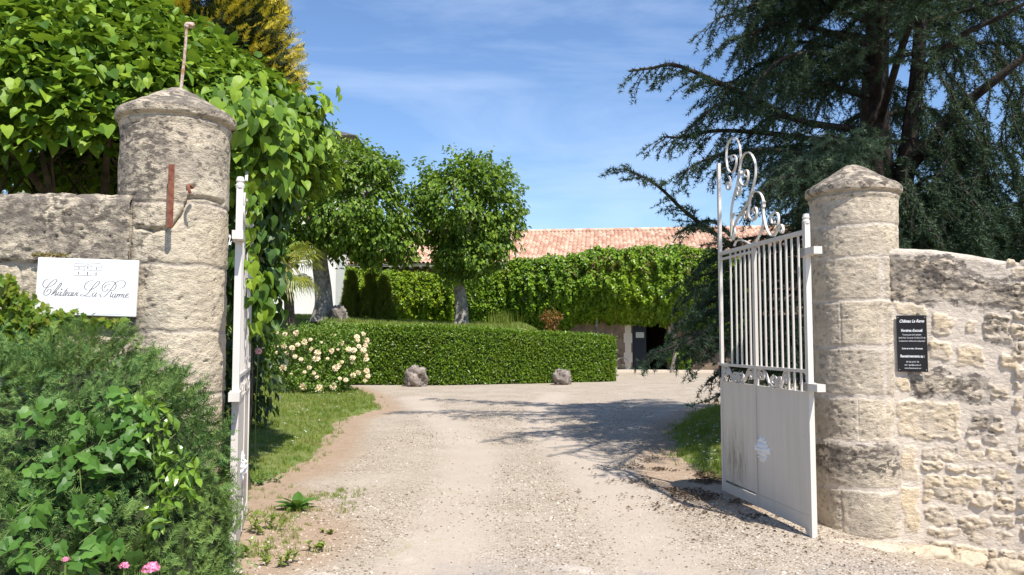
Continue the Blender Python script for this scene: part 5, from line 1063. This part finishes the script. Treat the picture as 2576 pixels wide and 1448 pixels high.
B([(2205, 430, 12), (2080, 400, 11.3), (1960, 380, 10.8), (1860, 380, 10.6), (1780, 400, 10.4), (1710, 440, 10.3)], .045, tw_len=.5, droop=.9)
B([(2210, 470, 12), (2100, 420, 11.2), (2010, 400, 10.6), (1950, 440, 10.3), (1900, 500, 10.1)], .04, tw_len=.45, droop=.9)
B([(2210, 520, 12), (2100, 500, 11.4), (2020, 520, 11), (1950, 560, 10.8)], .04, tw_len=.4)
B([(2230, 660, 12), (2100, 660, 11.6), (1980, 655, 11.3), (1880, 640, 11.1), (1800, 590, 11), (1720, 530, 10.9), (1650, 465, 10.8), (1570, 424, 10.7)], .06, tw_len=.38, droop=.3, start=.15)
B([(1880, 640, 11.1), (1800, 560, 11), (1740, 570, 10.9), (1700, 590, 10.9)], .03, tw_len=.3)
for (y_, us) in ((620, 1790), (650, 1760), (690, 1740), (720, 1730), (760, 1745)): B([(2230, y_ - 20, 12), (2080, y_ - 20, 11.8), (1950, y_ - 25, 11.6), (1860, y_ - 15, 11.4), (us + 40, y_, 11.3), (us, y_ + 15, 11.2)], .04, tw_len=.55, droop=.7)
B([(2230, 740, 12), (2080, 790, 11.4), (1950, 800, 11), (1850, 800, 10.8), (1760, 840, 10.6), (1700, 870, 10.5), (1634, 893, 10.4)], .05, tw_len=.5, droop=.5)
B([(2230, 760, 12), (2050, 850, 11.4), (1930, 860, 11), (1840, 855, 10.9), (1770, 870, 10.8), (1720, 905, 10.7)], .04, tw_len=.5)
B([(2230, 720, 12), (2050, 760, 11.6), (1930, 760, 11.4), (1840, 765, 11.2), (1760, 790, 11), (1700, 815, 10.9)], .04, tw_len=.5)
B([(2200, 900, 12), (2000, 900, 11.4), (1900, 905, 11.2), (1830, 930, 11), (1780, 960, 10.9)], .04, tw_len=.4)
B([(2200, 960, 12), (2000, 960, 11), (1900, 965, 10.7), (1830, 985, 10.5), (1775, 1012, 10.3)], .03, tw_len=.25)
# the general crown
K = 120
for i in range(K):
    z = 2.6 + 8.4 * (i / K) ** .9; a = 2.399 * i + rng.uniform(-.3, .3); L = rng.uniform(2.3, 3.7) * (1 - .25 * max(0, z - 6) / 6)
    if math.cos(a) > .2: L *= 1.15
    if math.sin(a) < -.3 and z < 4.6: L *= .7
    if math.cos(a) < -.25: L *= .70
    if math.sin(a) < -.35 and z < 6.6 and rng.random() < .7: continue
    if rng.random() < (.5 if (math.cos(a) < -.25 and z < 7.5) else .18): continue
    c0 = np.array([tb[0] - .15, CY, z]); d_ = np.array([math.cos(a), math.sin(a), .12]); rise_ = rng.uniform(.1, .5)
    bough(TPp, TDd, BRr, MN, [c0, c0 + d_ * L * .33 + [0, 0, rise_ * .7], c0 + d_ * L * .68 + [0, 0, rise_ * .7], c0 + d_ * L + [0, 0, -rng.uniform(.1, .7)]], .04, tw_len=.72, step=.105, droop=1.0, start=.16)
# hanging curtains to the right
for i in range(52):
    p = at(rng.uniform(2280, 2640), rng.uniform(100, 560), CY - rng.uniform(.2, 1.8)); bough(TPp, TDd, BRr, MN, [p, p + [rng.uniform(-.1, .25), -.1, -.4], p + [rng.uniform(-.1, .35), -.15, -1.0], p + [rng.uniform(-.1, .3), -.15, -1.5]], .012, tw_len=.26, step=.09, droop=1.2, start=0)
for i in range(34):     # lowest skirts above the right wall
    p0 = np.array([tb[0], CY, rng.uniform(1.9, 3.4)]); q = at(rng.uniform(2120, 2640), rng.uniform(500, 690), rng.uniform(10.2, 12.6)); bough(TPp, TDd, BRr, MN, [p0, (p0 + q) / 2 + [0, 0, .35], q + [0, 0, .1], q + nrm(q - p0) * .4 + [0, 0, -.15]], .03, tw_len=.65, step=.08, droop=.9)
for gx0, gy0, h in ((1.35, 10.0, 6.2), (.9, 11.2, 6.8), (2.4, 9.9, 5.8), (-.1, 12.6, 8), (1.2, 12.8, 7.5), (2.6, 12.2, 6.5), (-2.2, 17.0, 9), (-.8, 16.2, 8.8), (.6, 15.4, 8.4), (2.2, 14.6, 7.6), (-1.9, 20.4, 9.8), (0, 19.6, 9.4), (2, 18.6, 9), (3.2, 16.8, 8.4), (3.4, 13.6, 6.8)):
    q = np.array([gx0, gy0, 0.]) + SUN / SUN[2] * h; p0 = np.array([tb[0] - .1, CY, h - rng.uniform(.6, 1.2)]); k_ = nrm(np.array([q[0] - p0[0], q[1] - p0[1], 0]))
    bough(TPp, TDd, BRr, MN, [p0, p0 + (q - p0) * .35 + [0, 0, .35], p0 + (q - p0) * .7 + [0, 0, .35], q, q + k_ * .35 + [0, 0, -.12]], .06, tw_len=.75, step=.12, droop=.5, start=.25)
NC = finish_cedar(e, TPp, TDd, BRr, MN, M['cedar'], .072, mb)
# brighter blue-green cedar boughs above the pillar and the young one behind the gate
TPp, TDd, BRr, MN = [], [], [], []
yb = at(1950, 870, 11.6); e = thing('young_blue_cedar', (yb[0], 11.6, 0), 'rounded young blue green cedar seen through the gate bars', 'conifer')
for i in range(46):
    a = 2.399 * i; z = rng.uniform(-.55, .30); c0 = yb + [0, 0, z * .9]; L = .62 * math.sqrt(max(.08, 1 - ((z + .1) / .55) ** 2)); d_ = np.array([math.cos(a), math.sin(a), .0]); bough(TPp, TDd, BRr, MN, [c0, c0 + d_ * L * .5 + [0, 0, .12], c0 + d_ * L + [0, 0, .0]], .012, tw_len=.26, step=.05, droop=.6, start=.1)
mb = MB(); mb.tube([(yb[0], 11.6, -.1), yb + [0, 0, .3]], [.05, .015], 7); finish_cedar(e, TPp, TDd, BRr, MN, M['cedar_blue'], .05, mb)
TPp, TDd, BRr, MN = [], [], [], []
e = thing('blue_cedar', (4.9, 9.9, 0), 'lighter blue green cedar foliage just behind the right pillar cap', 'conifer')
for (u, v, r) in ((2080, 395, 70), (2130, 370, 60), (2040, 420, 60), (2140, 420, 60), (2010, 460, 40)):
    for k in range(7):
        q = at(u + rng.uniform(-r, r), v + rng.uniform(-r, r) * .45, rng.uniform(9.4, 10.0)); c0 = at(2190, 440, 10); bough(TPp, TDd, BRr, MN, [c0, (c0 + q) / 2 + [0, 0, .12], q, q + nrm(q - c0) * .2 + [0, 0, -.08]], .012, tw_len=.32, step=.07, droop=.6, start=.3)
M['cedar_mid'] = leafmat('lighter_cedar_needles', [(.06, .11, .07), (.11, .17, .10), (.16, .22, .12)], trans=.1, rough=.6, spec=.2)
mb = MB(); mb.tube(catmull([(4.9, 9.9, -.1), (4.8, 9.9, 2), at(2190, 440, 10)], 5), np.linspace(.12, .04, 11), 8); finish_cedar(e, TPp, TDd, BRr, MN, M['cedar_mid'], .055, mb)
# dark evergreen filling behind the right wall
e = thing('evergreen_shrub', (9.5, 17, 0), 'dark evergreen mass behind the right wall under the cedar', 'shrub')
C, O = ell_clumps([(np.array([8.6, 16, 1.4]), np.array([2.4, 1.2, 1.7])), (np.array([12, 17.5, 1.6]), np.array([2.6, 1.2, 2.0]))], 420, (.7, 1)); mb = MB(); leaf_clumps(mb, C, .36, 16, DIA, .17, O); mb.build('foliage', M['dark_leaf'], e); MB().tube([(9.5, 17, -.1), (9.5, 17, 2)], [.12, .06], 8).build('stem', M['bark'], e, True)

# ------------------------------------------------------------ juniper and the plants in it
JE = [(np.array([-2.42, 4.55, .42]), np.array([.86, .62, 1.20])), (np.array([-2.85, 4.35, .35]), np.array([.95, .72, 1.16])), (np.array([-3.6, 4.3, .35]), np.array([1.1, .72, 1.08])), (np.array([-2.08, 4.35, .22]), np.array([.53, .55, .78])), (np.array([-2.6, 3.95, .1]), np.array([.95, .55, .85])), (np.array([-1.86, 4.5, .5]), np.array([.26, .35, .5]))]
e = thing('juniper_bush', (-2.7, 4.5, 0), 'large blue green juniper bush filling the left foreground', 'bush')
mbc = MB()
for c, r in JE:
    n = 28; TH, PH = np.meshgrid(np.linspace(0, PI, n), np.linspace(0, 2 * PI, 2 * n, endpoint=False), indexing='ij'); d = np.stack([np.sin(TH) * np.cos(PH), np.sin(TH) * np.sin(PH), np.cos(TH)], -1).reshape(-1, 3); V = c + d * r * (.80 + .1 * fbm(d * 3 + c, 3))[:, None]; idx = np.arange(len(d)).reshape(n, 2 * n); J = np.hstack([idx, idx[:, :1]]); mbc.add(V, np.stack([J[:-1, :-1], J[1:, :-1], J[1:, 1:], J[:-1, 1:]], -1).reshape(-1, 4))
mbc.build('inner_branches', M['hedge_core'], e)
def on_surface(n, shell):
    P = []; O = []
    w_ = np.array([r[0] * r[2] for c, r in JE]); w_ /= w_.sum()
    for (c, r), q in zip(JE, w_):
        k = int(n * q); d = rdir(k); sh_ = rng.uniform(*shell, k) * (1 + .20 * fbm((d * r + c) * 3.2, 3) + .08 * fbm((d * r + c) * 9, 2)); p = c + d * r * sh_[:, None]; ins = np.zeros(k, bool)
        for c2, r2 in JE:
            if c2 is not c: ins |= (((p - c2) / r2) ** 2).sum(1) < .80
        kk = (~ins) & (p[:, 2] > -.02) & (d[:, 1] < .75) & (p[:, 1] < 5.35); P.append(p[kk]); O.append(nrm(d / r)[kk])
    return np.concatenate(P), np.concatenate(O)
P, O = on_surface(44000, (.84, 1.0)); N = len(P); mb = MB(); sw = np.stack([fbm(P * 2.5, 2), fbm(P * 2.5 + 9, 2), fbm(P * 2.5 + 19, 2)], 1)
scatter(mb, SPRIG, P, nrm(O + rdir(N) * .9), nrm(O * .35 + UP * .15 + sw * 1.8 + rdir(N) * .6 + np.array([.18, -.1, 0])), rng.uniform(.06, .12, N)); mb.build('foliage', M['juniper'], e)
def jhit(u, v, k=1.04):
    d_ = ray(u, v); best = 1e9
    for c, r in JE:
        o_ = (np.array([0, 0, 1.6]) - c) / (r * k); dd = d_ / (r * k); A, B_, C_ = dd @ dd, 2 * o_ @ dd, o_ @ o_ - 1; D_ = B_ * B_ - 4 * A * C_
        if D_ > 0: best = min(best, (-B_ - math.sqrt(D_)) / (2 * A))
    if best > 1e8: best = 4.0 / d_[1]
    return np.array([0, 0, 1.6]) + d_ * best
def sprays(name, label, cat, areas, mat, tpl, size, stem_from, group=None, jit=.5, kk=1.08):
    P = []
    for (u, v, ru, rv, n) in areas:
        for i in range(n):
            a, q = rng.uniform(0, 6.3), math.sqrt(rng.uniform(0, 1)); P.append(jhit(u + ru * q * math.cos(a), v + rv * q * math.sin(a), kk + rng.uniform(-.02, .04)))
    P = np.array(P); b = P[np.argmin(P[:, 2])]; e = thing(name, (b[0], b[1], 0), label, cat, group); n = len(P); mb = MB()
    scatter(mb, tpl, P, nrm(np.array([.05, -.75, .65]) + rdir(n) * jit), nrm(np.array([0, -.15, -.55]) + rdir(n) * .8), size * rng.uniform(.65, 1.2, n)); mb.build('leaves', mat, e)
    mb = MB()
    for (u, v, ru, rv, n) in areas:
        a = jhit(u, v, kk); q = jhit(*stem_from, kk); mb.tube(catmull([jhit(u - ru * .8, v + rv * .8, kk), a, jhit(u + ru * .8, v - rv * .8, kk)], 5), .0018, 5)
        if n > 8: mb.tube(catmull([q, (a + q) / 2 + [0, -.02, -.06], a], 6), .002, 5)
    mb.build('stems', M['stem'], e); return e
sprays('bindweed', 'climbing weed with lobed pale green leaves trailing over the juniper', 'climbing plant', [(130, 1030, 70, 30, 8), (215, 1060, 60, 30, 7), (70, 1060, 40, 30, 4), (300, 1010, 60, 30, 12), (340, 1050, 70, 50, 16), (260, 1120, 90, 40, 18), (330, 1110, 60, 40, 12), (180, 1150, 70, 35, 10), (150, 1200, 50, 30, 6), (260, 1170, 60, 35, 8), (50, 1180, 40, 40, 5), (90, 1260, 60, 35, 9), (60, 1290, 30, 30, 4), (230, 1260, 60, 45, 9), (235, 1340, 45, 35, 8), (60, 1390, 60, 45, 8), (110, 1380, 50, 30, 5), (280, 1400, 60, 40, 8), (200, 1420, 60, 30, 6), (20, 1340, 30, 40, 4)], M['ivy'], IVY, .072, (200, 1180))
sprays('laurel_shoots', 'glossy yellow green leafy shoots poking out of the juniper', 'shrub', [(330, 1000, 35, 18, 12), (380, 1010, 40, 22, 12), (400, 1060, 45, 35, 16), (410, 1120, 40, 35, 18), (440, 1170, 45, 35, 20), (470, 1200, 35, 30, 14), (430, 1220, 45, 35, 18), (470, 1250, 35, 30, 12), (400, 1280, 45, 35, 14), (390, 1320, 25, 25, 8), (480, 1160, 20, 25, 7)], M['laurel'], OVAL, .07, (400, 1180), jit=.8)
# wall ivy at far left, by the sign
def wall_leaves(name, label, areas, mat, Y, size, tpl=IVY, deep=.16):
    P = []
    for (u, v, ru, rv, n) in areas:
        for i in range(n): a, q = rng.uniform(0, 6.3), math.sqrt(rng.uniform(0, 1)); P.append(at(u + ru * q * math.cos(a), v + rv * q * math.sin(a), Y - rng.uniform(0, deep)))
    P = np.array(P); n = len(P); e = thing(name, (P[:, 0].mean(), Y, 0), label, 'climbing plant'); mb = MB(); scatter(mb, tpl, P, nrm(np.array([.1, -.75, .6]) + rdir(n) * .6), nrm(np.array([0, -.1, -.6]) + rdir(n) * .8), size * rng.uniform(.6, 1.2, n)); mb.build('leaves', mat, e)
    mb = MB()
    for (u, v, ru, rv, n_) in [a_ for a_ in areas[:3] if a_[0] < 60]: q = at(u, v, Y - .05); mb.tube([(q[0], Y - .05, 0), (q[0] + .05, Y - .05, q[2] * .5), q], .006, 5)
    if mb.V: mb.build('stems', M['bark'], e)
wall_leaves('ivy', 'yellow green ivy climbing the wall left of and below the white sign', [(20, 800, 50, 100, 230), (70, 850, 70, 60, 220), (60, 780, 35, 40, 80), (150, 800, 60, 20, 60), (200, 815, 60, 14, 50), (260, 812, 50, 12, 40), (15, 720, 25, 35, 50), (110, 830, 70, 30, 90), (120, 775, 12, 12, 6), (30, 880, 60, 30, 110)], M['yivy'], 5.25, .052)
wall_leaves('moss', 'patch of ochre moss on the wall joint above the white sign', [(110, 640, 28, 4, 60), (150, 641, 22, 3, 40)], M['creeper_brown'], 5.36, .018, deep=.02)
# pink valerian
for (u, v, r, lab) in ((312, 1427, 13, 'small pink valerian flower head, the middle of three'), (380, 1434, 21, 'largest pink valerian flower head low in the juniper'), (165, 1410, 9, 'small deep pink flower at the far left foreground')):
    p = jhit(u, v, 1.14); e = thing('valerian_flower', (p[0], p[1], 0), lab, 'flower', 'pink flowers in front of the juniper'); R_ = r * p[1] / FPX; n = 150; d = rdir(n); d[:, 2] = np.abs(d[:, 2]) * .9; mb = MB(); scatter(mb, disc, p + d * R_ * rng.uniform(.7, 1, n)[:, None], nrm(d + rdir(n) * .3), rdir(n), R_ * .17); mb.build('flower_head', M['pink'], e)
    MB().tube(catmull([(p[0] + .05, p[1] - .05, -.0), (p[0] + .02, p[1] - .03, .3), p], 4), .004, 5).build('stem', M['stem'], e)

# ------------------------------------------------------------ weeds on the dirt
def rosette(u, v, L, n, label, mat=None, el=(.3, 1.0), w=OVAL):
    p = gp(u, v); e = thing('dock_weed' if n < 14 else 'weed_clump', p, label, 'weed', 'weeds at the edge of the drive'); a = np.linspace(0, 2 * PI, n, endpoint=False) + rng.uniform(-.2, .2, n); q = rng.uniform(*el, n); T_ = np.stack([np.cos(a) * np.cos(q), np.sin(a) * np.cos(q), np.sin(q)], 1); N_ = np.stack([-np.cos(a) * np.sin(q), -np.sin(a) * np.sin(q), np.cos(q)], 1)
    mb = MB(); scatter(mb, w, p + T_ * .01, N_, T_, L * rng.uniform(.7, 1.15, n)); mb.build('leaves', mat or M['ivy'], e); return e
rosette(748, 1283, .20, 13, 'broad leaved dock plant on bare soil left of the drive')

def weed(u, v, r, h, n, label, mat, L):
    p = gp(u, v); e = thing('weed_clump', p, label, 'weed', 'weeds at the edge of the drive'); ns_ = max(4, n // 9); mb = MB(); ms = MB(); P_ = []; T_ = []
    for i in range(ns_):
        a = rng.uniform(0, 6.3); q = p + [math.cos(a) * r * rng.uniform(.1, 1), math.sin(a) * r * rng.uniform(.1, 1), 0]; tip = q + [math.cos(a) * r * .5, math.sin(a) * r * .5, h * rng.uniform(.5, 1.1)]; ms.tube([q, (q + tip) / 2 + [0, 0, h * .1], tip], .0025, 4)
        for k in range(9): f = rng.uniform(.1, 1); P_.append(q + (tip - q) * f); T_.append(nrm(np.array([rng.normal(), rng.normal(), .9])))
    P_ = np.array(P_); T_ = np.array(T_); scatter(mb, OVAL, P_, nrm(UP + rdir(len(P_)) * .5), T_, L * rng.uniform(.6, 1.2, len(P_))); mb.build('leaves', mat, e); ms.build('stems', M['stem'], e)
weed(675, 1340, .13, .16, 90, 'tall leafy weed near the foot of the left gate post', M['grass'], .055); weed(700, 1420, .10, .10, 60, 'weed at the very bottom of the picture left of the drive', M['grass'], .05); weed(790, 1385, .06, .07, 40, 'small grassy weed on the gravel edge', M['grass'], .05); weed(640, 1405, .08, .10, 50, 'low weed right beside the bottom of the gate post', M['laurel'], .045); weed(820, 1345, .05, .03, 30, 'tiny grass tuft between the stones', M['grass'], .035); weed(660, 1215, .18, .08, 110, 'low leafy weeds at the near corner of the lawn', M['ivy'], .05)
P = []
for i in range(900):
    x, y = rng.normal(-1.95, .25), rng.uniform(5.2, 8.6); 
    if fbm(np.array([x * 4, y * 3, 0.]), 3) > .02: P.append((x + (8 - y) * -.03, y, 0))
P = np.array(P); P[:, 0] = np.maximum(P[:, 0], -2.6); mb = MB(); a = rng.uniform(0, 6.3, len(P)); scatter(mb, BLADES, P, UP + rdir(len(P)) * .3, np.c_[np.cos(a), np.sin(a), 0 * a], rng.uniform(.02, .06, len(P))); tag(mb.build('sparse_grass', M['grass']), 'sparse grass and small weeds on the bare soil by the left gate', 'grass', kind='stuff')
print('cedar tufts', NC, 'verts', sum(len(o.data.vertices) for o in bpy.data.objects if o.type == 'MESH'))
for o in bpy.data.objects:
    if '_loc' in o: del o['_loc']
